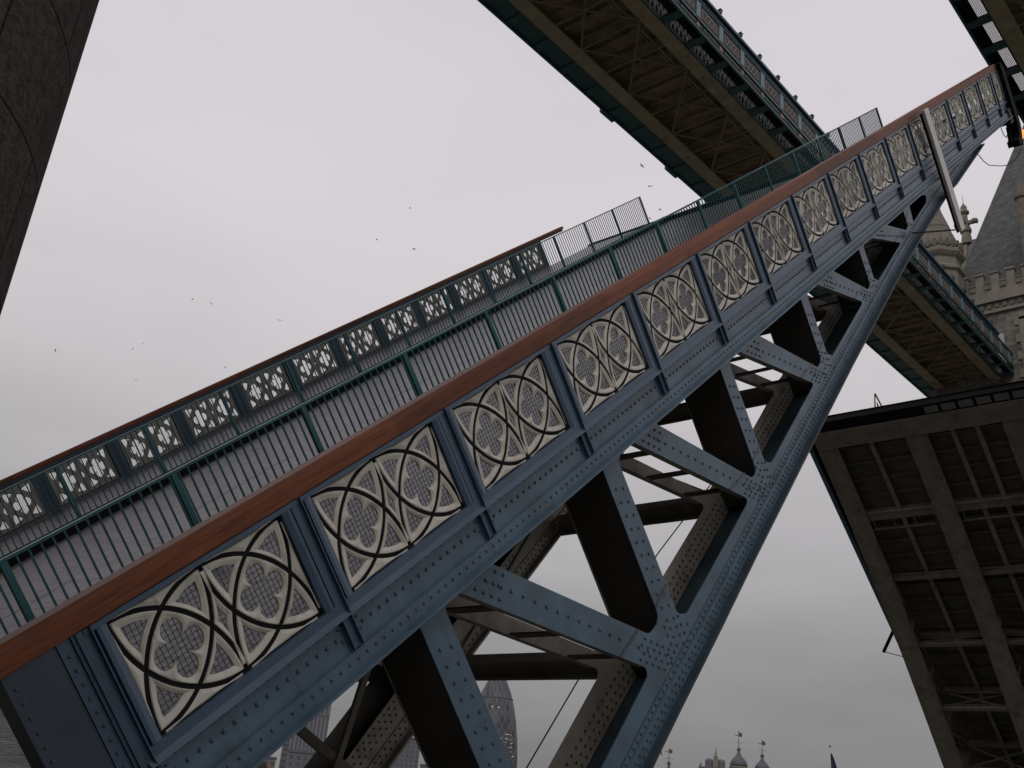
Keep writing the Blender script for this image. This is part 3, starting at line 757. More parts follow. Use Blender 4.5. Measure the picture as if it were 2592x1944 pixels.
def edge_girder(root, side_x, sg, n_posts, s_end, rivets=True):
    """riveted plate under the panels, its flange, the posts between the panels and the wooden handrail"""
    f = lambda a, b: (side_x + sg * a, side_x + sg * b) if sg > 0 else (side_x - b, side_x - a)
    mb = MB()
    x0, x1 = f(-.03, .022); mb.box(x0, x1, -.52, s_end, -1.37, -.945)
    x0, x1 = f(.0, .03); mb.box(x0, x1, .0, s_end, -.99, -.945)
    x0, x1 = f(.0, .06); mb.box(x0, x1, -.52, s_end, -1.38, -1.215)
    x0, x1 = f(-.1, .125); mb.box(x0, x1, -.52, s_end, -1.385, -1.362)
    if rivets:
        mb.cur = 1; s = .05
        while s < s_end - .1:
            k = (s / P) % 1
            if .06 < k < .94:
                mb.dome((side_x + .022, s, -1.066), .0195); mb.dome((side_x + .03, s + .05, -.966), .013)
            mb.dome((side_x + .06, s, -1.275), .016)
            s += .1017
        for n in range(n_posts + 1):
            for q in range(11):
                mb.dome((side_x + .031, n * P + .056, -.02 - .098 * q), .009)
                if q > 8: mb.dome((side_x + .03, n * P - .1, -.12 - .098 * q), .012); mb.dome((side_x + .03, n * P + .11, -.12 - .098 * q), .012)
    e = mb.build('edge_girder', [BLUE, RIVET], root)
    for n in range(n_posts + 1):
        s = n * P
        mb = MB()
        x0, x1 = f(-.036, .03); mb.box(x0, x1, s - .074, s + .074, -1.21, .048)
        x0, x1 = f(.03, .048); mb.box(x0, x1, s - .05, s + .036, -1.2, .048)
        x0, x1 = f(.03, .08); mb.box(x0, x1, s + .036, s + .046, -1.2, .048)
        x0, x1 = f(.03, .07); mb.box(x0, x1, s - .056, s - .046, -1.2, -.945)
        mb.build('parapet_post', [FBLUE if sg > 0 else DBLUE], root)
    # handrail
    if sg < 0:
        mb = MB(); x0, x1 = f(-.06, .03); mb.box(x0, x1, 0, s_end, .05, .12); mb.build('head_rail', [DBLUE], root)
    mb = MB(); a0, a1 = (-.20, .045) if sg > 0 else (-.09, .10)
    x0, x1 = f(a0, a1)
    zb_ = .05 if sg > 0 else .125
    prof = rounded([(x0, zb_), (x1, zb_), (x1, .17), (x1 - .02 * 1, .222), (x0 + .02, .222), (x0, .17)], [.01, .01, .02, .03, .03, .02], 3)
    vs = []; L = [-.95, s_end + .05]
    for s in L: vs += [(p[0], s, p[1]) for p in prof]
    n = len(prof)
    mb.add(vs, [(k, (k + 1) % n, n + (k + 1) % n, n + k) for k in range(n)] + [tuple(range(n))[::-1], tuple(range(n, 2 * n))])
    mb.build('handrail', [WOOD], root)
    # end plate beyond the last panel, near the pivot
    mb = MB()
    x0, x1 = f(-.2, .0); mb.box(x0, x1, -.52, -.075, -1.4, .049)
    if rivets:
        mb.cur = 1
        for q in range(13):
            mb.dome((side_x + .012, -.12, -.06 - .098 * q), .014); mb.dome((side_x + .002, -.47, -.06 - .098 * q), .012)
        mb.cur = 2; mb.box(side_x - .01, side_x + .012, -.165, -.075, -1.4, .045)
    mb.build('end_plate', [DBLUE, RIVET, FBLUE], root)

def railing(root, x, s0, s_end, posts):
    mb = MB(); mb.box(x - .03, x + .03, s0, s_end, .195, .225)
    r = mb.build('pedestrian_railing', [TEAL], root)
    mb = MB(); mb.box(x - .02, x + .02, s0, s_end, -.84, -.81); mb.build('lower_rail', [TEAL], r)
    for s in posts:
        mb = MB(); mb.box(x - .025, x + .025, s - .035, s + .035, -.9, .195); mb.build('post', [TEAL], r)
    mb = MB(); s = s0 + .063; 
    while s < s_end:
        mb.box(x - .009, x + .009, s - .009, s + .009, -.81, .195); s += .126
    mb.build('balusters', [TEAL], r)

TH1 = R(41.3175)
leaf = empty('bascule_leaf', (0, 0, 0), (TH1, 0, 0))
tag(leaf, 'raised blue steel bridge leaf with cream tracery parapet and brown wooden handrail', 'drawbridge leaf', 'raised drawbridge leaves')
build_leaf(leaf, True)
build_parapet(leaf, panel, 0.0, 16, False, 30.4)
build_parapet(leaf, panel, -15.2, 15, True, 28.9)
edge_girder(leaf, 0.0, 1, 16, 30.4)
edge_girder(leaf, -15.2, -1, 15, 29.1, rivets=False)
for n in range(15):
    mb = MB(); mb.box(-15.155, -15.14, n * P + .09, (n + 1) * P - .09, -1.0, -.835); mb.build('inner_plate', [CITY3], leaf)
# last half panel of the near parapet
hp = copy(panel, leaf, (0, 16 * P, 0)); hp.scale = (1, .62, 1)
railing(leaf, -3.5, -.75, 30.56, [1.19 + 1.96 * k for k in range(-1, 15)] + [30.53])
railing(leaf, -12.1, -.75, 29.98, [.35 + 1.965 * k for k in range(0, 16) if .35 + 1.965 * k < 29.6] + [29.95])
# nose end plate and the amber navigation lamp under it
mb = MB(); mb.box(-.12, .17, 30.42, 30.62, -1.72, .2); mb.box(-.05, .14, 30.72, 30.98, -1.75, .06); mb.build('nose_end_plate', [BLACK], leaf)
mb = MB()
mb.beam((0, 30.7, -1.5), (0, 31.05, -2.0), .05, .05); mb.beam((0, 30.95, -1.5), (0, 31.35, -1.95), .04, .04); mb.beam((0, 30.9, -1.7), (0, 30.4, -2.18), .26, .3)
mb.beam((-.1, 30.5, -1.6), (-.1, 30.1, -2.1), .08, .16)
mb.box(-.16, .16, 29.95, 30.35, -2.2, -2.02)
br = mb.build('lamp_bracket', [BLACK], leaf)
mb = MB(); mb.lathe((0, 31.2, -2.2), [(.02, 0), (.13, .05), (.15, .16), (.13, .27), (.02, .3)], 12); mb.build('navigation_lamp', [LAMPM], br)
mb = MB(); mb.tube([(-4.2, a, b) for a, b in ((6.0, -6.3), (6.83, -6.25), (8.86, -5.87), (11.97, -5.40), (13.6, -5.28), (17.1, -5.04), (17.7, -4.93), (21, -4.3), (25, -1.6))], .012, 5)
mb.build('safety_wire', [BLACK], leaf)
mb = MB(); mb.tube([(-.3, a, b) for a, b in ((26.82, -1.70), (27.05, -1.88), (27.26, -2.02), (27.7, -2.22), (28.21, -2.33), (29.0, -2.5), (29.97, -2.66), (31.2, -2.7), (32.5, -2.6))], .012, 5)
mb.tube([(-.3, a, b) for a, b in ((30.5, -1.42), (30.5, -1.65), (30.6, -1.86), (30.85, -1.97), (31.1, -1.9), (31.16, -1.72))], .012, 5)
mb.build('hanging_cable', [BLACK], leaf)

# white depth board hung on the leaf
brd = empty('depth_board', (0, 0, 0), (TH1, 0, 0))
tag(brd, 'long white wooden pole hung across the near face of the raised leaf, near its tip', 'pole')
mb = MB(); mb.hexa([(.20, 20.88, -2.62), (.20, 21.0, -2.62), (.26, 21.0, -2.62), (.26, 20.88, -2.62), (.20, 20.92, .17), (.20, 21.08, .17), (.26, 21.08, .17), (.26, 20.92, .17)])
mb.hexa([(.22, 21.0, -2.62), (.22, 21.24, -2.62), (.26, 21.24, -2.62), (.26, 21.0, -2.62), (.22, 21.08, .17), (.22, 21.28, .17), (.26, 21.28, .17), (.26, 21.08, .17)])
mb.build('board', [WHITE], brd)
mb = MB(); mb.box(.16, .2, 20.84, 20.98, -2.62, .12); mb.build('backing_post', [BLACK], brd)
mb = MB(); mb.tube([(.2, 20.95, -2.58), (.18, 17.75, -1.85)], .018, 5); mb.build('stay_rod', [BLACK], brd)

# far leaf, mirrored across the river
M_, TH2 = 33.9, R(38.0)
ps, pt = -2.5, -2.5
Pvy = ps * math.cos(TH1) - pt * math.sin(TH1); Pvz = ps * math.sin(TH1) + pt * math.cos(TH1)
loc2 = (0, 2 * M_ - Pvy + (ps * math.cos(TH2) - pt * math.sin(TH2)), Pvz - (ps * math.sin(TH2) + pt * math.cos(TH2)))
leaf2 = empty('bascule_leaf', loc2, (TH2, 0, pi))
tag(leaf2, 'raised far bridge leaf showing its dark grimy beige girders and underside', 'drawbridge leaf', 'raised drawbridge leaves')
# the local x axis of this leaf points west
far_holder = empty('deck_frame')
far_holder.parent = leaf2; far_holder.location = (15.1, 0, 0)
bpy.data.objects.remove(far_holder)
_n0 = set(o.name for o in scene.objects)
build_leaf(leaf2, False)
edge_girder(leaf2, .52, 1, 16, 30.4, rivets=False)
mb = MB(); mb.box(0, .5, -.9, 30.4, -1.12, -.98); mb.build('footway_bracket', [BLACK], leaf2)
edge_girder(leaf2, -15.2, -1, 16, 30.4, rivets=False)
build_parapet(leaf2, panel, .52, 16, False, 30.4)
build_parapet(leaf2, panel, -15.2, 16, True, 30.4)
for o in list(leaf2.children):
    o.location = Vector(o.location) + Vector((15.1, 0, 0))
# outrigger hanging on the west side of the far leaf
mb = MB(); mb.beam((15.5, 18.0, -.9), (16.6, 16.6, -1.6), .16, .22); mb.beam((15.3, 15.7, -1.3), (16.6, 16.6, -1.6), .03, .03); mb.build('outrigger', [BLACK], leaf2)
mb = MB()
for d in (0, .55): mb.beam((12.0 - d, 31.0, -.9), (11.75, 32.0, -.4), .05, .05)
for k in range(3): mb.beam((11.87 - k * .12, 31.0, -.9), (11.75, 31.6, -.6), .02, .02)
mb.build('warning_frame', [BLACK], leaf2)

# ------------------------------------------------------------------ high level walkways
def walkway(root, mir):
    X = (lambda x: -15.2 - x) if mir else (lambda x: x)
    def bx(mb, x0, x1, y0, y1, z0, z1):
        a, b = X(x0), X(x1); mb.box(min(a, b), max(a, b), y0, y1, z0, z1)
    Y0, Y1, Z = -3.3, 71.5, 30.28
    for x0, x1 in ((-17.56, -16.86), (-13.73, -13.04)):
        mb = MB(); bx(mb, x0, x1, Y0, Y1, Z, Z + .05); bx(mb, x0 + .3, x1 - .3, Y0, Y1, Z + .05, Z + .5)
        y = Y0 + .2
        mb.build('bottom_beam', [STEELB], root)
    mb = MB(); bx(mb, -17.3, -13.3, Y0, Y1, Z + .5, Z + .55)
    mb.build('floor_plate', [WFLOOR], root)
    mb = MB(); y = Y0 + .5
    while y < Y1: bx(mb, -16.9, -13.7, y - .05, y + .05, Z + .3, Z + .5); y += .918
    mb.build('floor_joists', [WFLOOR], root)
    mb = MB(); mb.tube([(X(-14.15), Y0, Z + .22), (X(-14.15), Y1, Z + .22)], .045, 8); mb.tube([(X(-14.35), Y0, Z + .25), (X(-14.35), Y1, Z + .25)], .02, 6); mb.build('service_pipe', [STEELB], root)
    mb = MB(); y = 24.1 - 7 * 3.67
    while y < Y1:
        for (p, q) in (((-16.86, y), (-13.73, y)), ((-16.86, y), (-13.73, y + 3.67)), ((-16.86, y + 3.67), (-13.73, y)), ((-16.86, y + 1.835), (-13.73, y + 1.835))):
            if max(p[1], q[1]) < Y1: mb.beam((X(p[0]), p[1], Z + .03), (X(q[0]), q[1], Z + .03 + .004 * (q[1] - p[1])), .10, .05)
        y += 3.67
    mb.build('bracing', [WBRACE], root)
    # catwalks on both sides: cross bearers, mesh floor, outer rails, facade
    for side in (0, 1):
        S = (lambda x: x) if side == 0 else (lambda x: -30.6 - x)
        def b2(mb, x0, x1, y0, y1, z0, z1):
            a, b = X(S(x0)), X(S(x1)); mb.box(min(a, b), max(a, b), y0, y1, z0, z1)
        mb = MB(); y = 24.75 - 14 * 1.87
        ys = []
        while y < Y1: ys.append(y); y += 1.87
        b2(mb, -13.04, -12.06, -.2, .2, Z + .02, Z + .16)
        cb_ = mb.build('cross_bearer', [WTEAL], root); cb_.location = (0, ys[0], 0)
        for y in ys[1:]: copy(cb_, root, (0, y, 0))
        mb = MB(); b2(mb, -12.12, -12.02, Y0, Y1, Z - .02, Z + .13); b2(mb, -12.14, -12.0, Y0, Y1, Z + .11, Z + .15)
        b2(mb, -13.06, -13.0, Y0, Y1, Z + .0, Z + .2)
        b2(mb, -12.10, -12.02, Y0, Y1, Z + .52, Z + .64); b2(mb, -12.10, -12.0, Y0, Y1, Z + .5, Z + .53)
        mb.build('edge_rail', [WTEAL], root)
        mb = MB(); b2(mb, -12.3, -12.26, Y0, Y1, Z + .1, Z + .66); mb.build('skirt_board', [BLACK], root)
        # mesh floor
        mb = MB(); 
        if side == 0:
            for k in range(8):
                x = -12.97 + k * .055; b2(mb, x - .008, x + .008, Y0, Y1, Z + .09, Z + .10)
            y = Y0 + .05
            while y < Y1: b2(mb, -13.0, -12.4, y - .007, y + .007, Z + .10, Z + .11); y += .055
            b2(mb, -12.55, -12.1, Y0, Y1, Z + .08, Z + .115)
        else: b2(mb, -13.0, -12.1, Y0, Y1, Z + .08, Z + .115)
        mb.build('mesh_floor', [BLACK if side == 0 else WTEAL], root)
        if side == 0:
            # solid inner strip of the catwalk floor
            mb = MB()
            mb2 = MB(); mb3 = MB(); mb4 = MB(); mb5 = MB(); mb6 = MB(); mb7 = MB(); mb8 = MB(); mb9 = MB()
            b2(mb4, -12.14, -12.04, Y0, Y1, Z + .64, Z + 1.52)       # panel band backing
            b2(mb5, -12.14, -12.0, Y0, Y1, Z + 1.46, Z + 1.6); b2(mb5, -12.16, -11.97, Y0, Y1, Z + 1.58, Z + 1.63)
            b2(mb6, -13.0, -12.9, Y0, Y1, Z + 1.6, Z + 3.3)
            b2(mb7, -13.0, -12.7, Y0, Y1, Z + 3.3, Z + 3.42); b2(mb7, -13.0, -12.78, Y0, Y1, Z + 3.42, Z + 3.58); b2(mb5, -12.92, -12.84, Y0, Y1, Z + 2.55, Z + 2.65)
            y = 25.92 - 15 * 1.875
            b2(mb2, -12.05, -12.0, -.16, .16, Z + .64, Z + 1.47); b2(mb9, -12.92, -12.84, -.1, .1, Z + 1.6, Z + 3.3)
            ya, yb = .34, 1.53
            b2(mb3, -12.045, -12.02, ya, yb, Z + .8, Z + .85); b2(mb3, -12.045, -12.02, ya, yb, Z + 1.28, Z + 1.33)
            b2(mb3, -12.045, -12.02, ya, ya + .05, Z + .85, Z + 1.28); b2(mb3, -12.045, -12.02, yb - .05, yb, Z + .85, Z + 1.28)
            for q in range(1, 4):
                yy = ya + (yb - ya) * q / 4; mb3.beam((X(S(-12.028)), yy - .13, Z + .86), (X(S(-12.028)), yy + .13, Z + 1.27), .02, .05)
                mb3.beam((X(S(-12.024)), yy - .13, Z + 1.27), (X(S(-12.024)), yy + .13, Z + .86), .02, .05)
            b2(mb8, -12.84, -12.72, 1.2 - .07, 1.2 + .07, Z + 3.58, Z + 3.82); b2(mb8, -12.86, -12.7, 1.2 - .1, 1.2 + .1, Z + 3.73, Z + 3.78)
            protos = [mb2.build('pilaster', [WPALE], root), mb9.build('gallery_mullion', [WBLUE], root), mb3.build('panel_tracery', [WTRAC], root), mb8.build('roof_knob', [WBLUE], root)]
            for o in protos: o.location = (0, y, 0)
            y += 1.875
            while y < Y1 - .8:
                b2(mb4, -12.045, -12.03, y + .39, y + 1.48, Z + .85, Z + 1.28)
                for o in protos: copy(o, root, (0, y, 0))
                y += 1.875
            mb4.build('parapet_band', [BRICKRED], root)
            mb5.build('cornice', [WBLUE], root); mb6.build('upper_band', [PALED], root); mb7.build('roof_edge', [WBLUE], root)
            for q in range(34):
                y = 25.99 + 1.88 * (q - 14)
                if Y0 < y < Y1 - .8:
                    mb = MB(); c = X(S(-12.15)); mb.box(c - .1, c + .1, y - .13, y + .13, Z + .24, Z + .46); mb.build('amber_lamp', [AMBER], root)
        else:
            mb = MB(); b2(mb, -12.14, -12.04, Y0, Y1, Z + .64, Z + 1.9); mb.build('outer_parapet', [WTEAL], root)
    # enclosed gallery wall with its white lattice, and the roof
    mb = MB(); bx(mb, -17.5, -13.1, Y0, Y1, Z + .55, Z + 3.3); g = mb.build('gallery_wall', [WTEAL], root)
    mb = MB(); y = Y0 + .2
    while y < Y1 - 1:
        for (x, e) in ((-13.09, .012), (-17.51, -.012)):
            for k in range(3):
                mb.beam((X(x), y + k * .3, Z + .3), (X(x), y + .75 + k * .3, Z + 2.3), .02, .09); mb.beam((X(x + e), y + .75 + k * .3, Z + .3), (X(x + e), y + k * .3, Z + 2.3), .02, .09)
        y += .95
    mb.build('lattice', [WHITE], g)
    mb = MB(); xs = sorted((X(-17.6), X(-12.98)))
    mb.hexa([(xs[0], Y0, Z + 3.31), (xs[1], Y0, Z + 3.31), (xs[1], Y1, Z + 3.31), (xs[0], Y1, Z + 3.31), (xs[0] + 1.6, Y0, Z + 3.9), (xs[1] - 1.6, Y0, Z + 3.9), (xs[1] - 1.6, Y1, Z + 3.9), (xs[0] + 1.6, Y1, Z + 3.9)])
    mb.build('roof', [WBLUE], root)
    # shields on the outer face
    mb = MB()
    for yy in (28.45, 34.1): bx(mb, -18.72, -18.5, yy - .5, yy + .5, Z - .05, Z + 1.2)
    mb.build('shield_block', [WTEAL], root)

w1 = empty('high_walkway', (0, 0, 0)); walkway(w1, False)
tag(w1, 'high-level teal footbridge with beige cross-braced underside crossing between the two leaves', 'footbridge', 'high walkways between the towers')
w2 = empty('high_walkway', (0, 0, 0)); walkway(w2, True)
tag(w2, 'dark high footbridge in the upper right corner with sky showing through its mesh floor', 'footbridge', 'high walkways between the towers')

# ------------------------------------------------------------------ north tower
tw = empty('bridge_tower', (-7.6, 77.4, -10))
tag(tw, 'gothic stone bridge tower with steep slate roof, battlements and octagonal turret at the right edge', 'tower')
def tb(mb, name, mats, parent=tw, smooth=False):
    mb.xform(lambda p: p - Vector(tw.location)); return mb.build(name, mats, parent, smooth)
mb = MB(); mb.box(-17.9, 2.7, 68.0, 86.8, -10, 35.4); wall = tb(mb, 'wall', [STONE])
mb = MB(); mb.box(-16.5, 1.3, 67.8, 87, 35.35, 35.6); mb.box(-16.5, 1.3, 67.6, 87.2, 36.15, 36.5); tb(mb, 'cornice', [PALE])
mb = MB(); mb.box(-16.42, 1.22, 67.86, 86.9, 35.6, 36.15); x = -15.9
while x < 1: mb.box(x, x + .28, 67.76, 67.87, 35.7, 36.05); x += .52
tb(mb, 'frieze', [PALED])
mb = MB(); mb.box(-16.4, 1.2, 67.75, 68.2, 36.5, 37.75); mb.box(-16.4, -16.0, 67.75, 86.8, 36.5, 38); tb(mb, 'parapet', [PALE])
mb = MB(); x = -15.0
while x < 1:
    mb = MB(); mb.box(x, x + .56, 67.75, 68.2, 37.75, 38.5); mb.box(x - .05, x + .61, 67.66, 68.28, 38.5, 38.66); tb(mb, 'merlon', [PALE])
    mb = MB(); mb.box(x + .58, x + 1.05, 67.64, 68.26, 37.66, 37.8); mb.box(x + .60, x + 1.03, 67.66, 67.76, 37.25, 37.62); tb(mb, 'embrasure_sill', [PALED]); x += 1.07
# window beside the walkway
mb = MB(); mb.box(-11.3, -10.55, 67.86, 68.1, 29, 34.6)
for k in range(9):
    w_ = .28 if k % 2 else .0; mb.box(-11.65 + w_, -11.28, 67.9, 68.06, 28.6 + k * .68, 29.26 + k * .68)
mb.box(-11.3, -4, 67.86, 68.1, 34.4, 34.9); win = tb(mb, 'window_surround', [PALE])
mb = MB(); mb.box(-10.55, -4.6, 67.97, 68.03, 29, 34.4); tb(mb, 'window', [PINKGLASS])
mb = MB(); mb.box(-13.0, -12.45, 67.9, 68.06, 30.6, 33.6); mb.box(-13.2, -13.0, 67.9, 68.08, 30.2, 33.8); tb(mb, 'walkway_door_jamb', [WHITE])
# corner turrets
for (cx, cy) in ((-16.4, 67.3), (1.2, 67.3), (-16.4, 87.3), (1.2, 87.3)):
    ph = pi / 8
    mb = MB(); mb.lathe((cx, cy, 0), [(1.72, 33.9 if cx < -10 else -10), (1.72, 39.0)], 8, ph); t_ = tb(mb, 'turret', [PALE])
    mb = MB(); mb.lathe((cx, cy, 0), [(1.72, 38.85), (1.92, 39.0), (1.92, 39.2), (1.74, 39.35), (1.70, 39.4), (1.70, 40.0), (1.86, 40.15), (2.02, 40.4), (2.02, 40.65), (1.86, 40.8)], 8, ph); tb(mb, 'turret_cornice', [PALE], t_)
    mb = MB(); mb.lathe((cx, cy, 0), [(1.80, 40.8), (1.92, 41.0), (1.92, 41.22), (1.78, 41.4)], 8, ph)
    for k in range(24):
        a = 2 * pi * k / 24; mb.box(cx + 1.78 * math.cos(a) - .11, cx + 1.78 * math.cos(a) + .11, cy + 1.78 * math.sin(a) - .11, cy + 1.78 * math.sin(a) + .11, 40.8, 41.45)
    tb(mb, 'turret_frieze', [PALED], t_)
    mb = MB(); mb.lathe((cx, cy, 0), [(1.76, 41.4), (1.15, 43.0), (1.18, 43.05), (.55, 44.9), (.57, 44.95), (.14, 46.4), (.3, 46.6), (.3, 46.8), (.06, 47.2)], 8, ph); tb(mb, 'turret_spire', [PALED], t_)
    mb = MB()
    for k in range(8):
        a = ph + pi / 8 + 2 * pi * k / 8
        mb.box(cx + 1.56 * math.cos(a) - .28, cx + 1.56 * math.cos(a) + .28, cy + 1.56 * math.sin(a) - .28, cy + 1.56 * math.sin(a) + .28, 37.4, 38.3)
    tb(mb, 'turret_carving', [PALED], t_)
# roofs
mb = MB(); b4 = [(-16.6, 69.4, 37.5), (1.4, 69.4, 37.5), (1.4, 85.4, 37.5), (-16.6, 85.4, 37.5)]; t2 = [(-7.7, 77.3, 65), (-7.5, 77.3, 65), (-7.5, 77.5, 65), (-7.7, 77.5, 65)]
mb.hexa(b4 + t2); roof = tb(mb, 'roof', [SLATE])
mb = MB(); mb.prism_x([(73.9, 38.0), (77.4, 47.55), (80.9, 38.0)], -17.0, -9.0); tb(mb, 'dormer_roof', [LEAD], roof)
mb = MB(); mb.prism_x([(73.6, 36.5), (73.6, 38.0), (77.4, 47.9), (81.2, 38.0), (81.2, 36.5)], -17.3, -16.95); tb(mb, 'gable', [PALE], roof)
fy, fx = 77.4, -17.05
mb = MB(); mb.lathe((fx, fy, 47.2), [(.5, 0), (.42, .6), (.36, 1.1), (.48, 1.2), (.5, 1.45), (.36, 1.55), (.28, 1.8), (.24, 3.0), (.4, 3.08), (.44, 3.22), (.34, 3.4), (.27, 3.45), (.27, 3.75), (.12, 4.0), (.03, 4.2), (.015, 4.9)], 10)
mb.beam((fx - .9, fy, 49.3), (fx + .95, fy, 49.3), .3, .3); mb.beam((fx, fy - .9, 49.3), (fx, fy + .9, 49.3), .3, .3)
mb.dome((fx + .9, fy, 49.3), .28, .2, 'x'); mb.lathe((fx + .75, fy, 49.1), [(.1, 0), (.26, .15), (.2, .42), (.05, .5)], 8)
tb(mb, 'pinnacle', [PALE], roof)
mb = MB(); mb.box(-10.2, -5.0, 67.7, 72.5, 37.3, 43.4); mb.lathe((-10.15, 67.75, 37), [(.35, 0), (.35, 7.0), (.5, 7.1), (.5, 7.35), (.3, 7.5), (.2, 8.2), (.05, 9)], 8)
mb.box(-10.35, -4.9, 67.6, 72.5, 41.1, 41.35); mb.box(-10.35, -4.9, 67.6, 72.5, 43.4, 43.7); mb.prism_x([(67.65, 43.6), (70.0, 47.5), (72.4, 43.6)], -10.2, -5.0)
tb(mb, 'dormer', [PALED], roof)

# ------------------------------------------------------------------ south tower, beside the camera
ts = empty('bridge_tower', (-7.6, -12, -10))
tag(ts, 'dark granite tower turret at the left edge, seen close up from below', 'tower')
def tsb(mb, name, mats, parent=ts, smooth=False):
    mb.xform(lambda p: p - Vector(ts.location)); return mb.build(name, mats, parent, smooth)
def joints_mat():
    m = GRANITE.copy(); m.name = 'granite_courses'
    t = m.node_tree; b = t.nodes['Principled BSDF']
    c = t.nodes.new('ShaderNodeTexCoord'); sp = t.nodes.new('ShaderNodeSeparateXYZ'); t.links.new(c.outputs['Object'], sp.inputs[0])
    at = t.nodes.new('ShaderNodeMath'); at.operation = 'ARCTAN2'; t.links.new(sp.outputs['Y'], at.inputs[0]); t.links.new(sp.outputs['X'], at.inputs[1])
    s1 = t.nodes.new('ShaderNodeMath'); s1.operation = 'MULTIPLY'; s1.inputs[1].default_value = 1.75; t.links.new(at.outputs[0], s1.inputs[0])
    cb = t.nodes.new('ShaderNodeCombineXYZ'); t.links.new(s1.outputs[0], cb.inputs[0]); t.links.new(sp.outputs['Z'], cb.inputs[1])
    k = t.nodes.new('ShaderNodeTexBrick'); k.inputs['Scale'].default_value = 1; k.inputs['Brick Width'].default_value = 1.15; k.inputs['Row Height'].default_value = .62; k.inputs['Mortar Size'].default_value = .008
    k.inputs['Color1'].default_value = (1, 1, 1, 1); k.inputs['Color2'].default_value = (.86, .86, .86, 1); k.inputs['Mortar'].default_value = (.18, .18, .18, 1)
    t.links.new(cb.outputs[0], k.inputs[0])
    mx = t.nodes.new('ShaderNodeMix'); mx.data_type = 'RGBA'; mx.blend_type = 'MULTIPLY'; mx.inputs[0].default_value = 1
    src = b.inputs['Base Color'].links[0].from_socket
    t.links.new(src, mx.inputs[6]); t.links.new(k.outputs[0], mx.inputs[7]); t.links.new(mx.outputs[2], b.inputs['Base Color'])
    return m
GJ = joints_mat()
mb = MB(); mb.lathe((0, 0, 0), [(1.75, 0), (1.75, 49.5), (2.1, 50), (2.1, 51), (1.6, 51.5), (.1, 57)], 96)
tr0 = mb.build('turret', [GJ], ts, True); tr0.location = Vector((.97, -3.16, -10)) - Vector(ts.location)
mb = MB(); mb.box(-16.4, .6, -21, -3.4, -10, 38); mb.box(.6, 2.2, -21, -5.2, -10, 38); tsb(mb, 'wall', [STONE])
mb = MB(); mb.box(2.2, 4.6, -15, -7.5, -3, 9); mb.box(2.2, 4.8, -15.2, -7.3, 9, 9.4); tsb(mb, 'unseen_shade_block', [STONE])  # unseen block added behind the camera to keep skylight off the near panels
mb = MB(); mb.hexa([(-16.6, -21, 37.5), (.7, -21, 37.5), (.7, -4, 37.5), (-16.6, -4, 37.5), (-7.7, -12.1, 65), (-7.5, -12.1, 65), (-7.5, -11.9, 65), (-7.7, -11.9, 65)]); tsb(mb, 'roof', [SLATE])
for (cx, cy) in ((-16.4, -3.16), (-16.4, -21), (.97, -21)):
    mb = MB(); mb.lathe((cx, cy, 0), [(1.72, -10), (1.72, 40), (2, 40.4), (2, 41), (1.7, 41.4), (.1, 47)], 8, pi / 8); tsb(mb, 'turret', [PALE])

# ------------------------------------------------------------------ piers, river, ground
mb = MB(); mb.box(-24, 9.5, -24, -5.4, -10.6, -2.7); mb.box(1.8, 9.5, -5.4, 3.0, -10.6, -2.7); tsb(mb, 'pier', [PIERM])
mb = MB(); mb.box(-24, 9.5, 68.4, 89.4, -10.6, -2.7); tb(mb, 'pier', [PIERM])
mb = MB(); mb.box(-4000, 4000, -2000, 172, -11.2, -10.6); tag(mb.build('river', [WATER]), kind='structure')
mb = MB(); mb.box(-4000, 4000, 170, 6000, -12, -6.0); tag(mb.build('ground', [LAND]), kind='structure')

# ------------------------------------------------------------------ far city
def towards(u, v, d):
    r = Vector(RW[0]) * ((u - 1296) / 2560) + Vector(RW[1]) * ((v - 972) / 2560) + Vector(RW[2])
    return CAM + r * (d / math.hypot(r.x, r.y))
gk = empty('round_skyscraper', (-728.6, 802, -6)); tag(gk, 'rounded glass skyscraper with a diamond lattice, seen between the blue girders', 'skyscraper')
mb = MB(); prof = [(25.5, 0), (27.2, 40), (26.6, 52), (25.3, 66), (22.8, 83), (19.4, 98), (15.4, 111), (11.8, 119), (9.0, 125), (5.5, 130), (2.5, 132.5), (.2, 133.3)]
mb.lathe((0, 0, 0), prof, 54); mb.build('glass_shell', [GHERK], gk, True)
mb = MB(); mb.lathe((0, 0, 104.6), [(17.5, 0), (17.75, 1.0), (17.2, 1.4)], 54); mb.build('crown_ring', [ROOFM], gk)
LIT = bpy.data.materials.new('lit_office_window'); LIT.use_nodes = True
_b = LIT.node_tree.nodes['Principled BSDF']; _b.inputs['Base Color'].default_value = (.5, .45, .3, 1); _b.inputs['Emission Color'].default_value = (1, .86, .55, 1); _b.inputs['Emission Strength'].default_value = .55
mb = MB()
rr_ = random.Random(3)
def on_shell(z, a):
    r = lerp_tab([(z_, r_) for r_, z_ in prof], z) + .25
    return (r * math.cos(a), r * math.sin(a), z)
ac = math.atan2(CAM.y - 802, CAM.x + 728.6)
for k in range(26):
    z = rr_.choice([50, 54, 58, 62, 66, 70]) + rr_.uniform(-.5, .5); a = ac + rr_.uniform(.0, .95); p = Vector(on_shell(z, a)); mb.dome(tuple(p), .75, .3, 'z')
for dz, da in ((95.0, -.16), (95.0, .16)): mb.dome(on_shell(dz, ac + da), .9, .8, 'z')
mb.build('lit_windows', [LIT], gk)

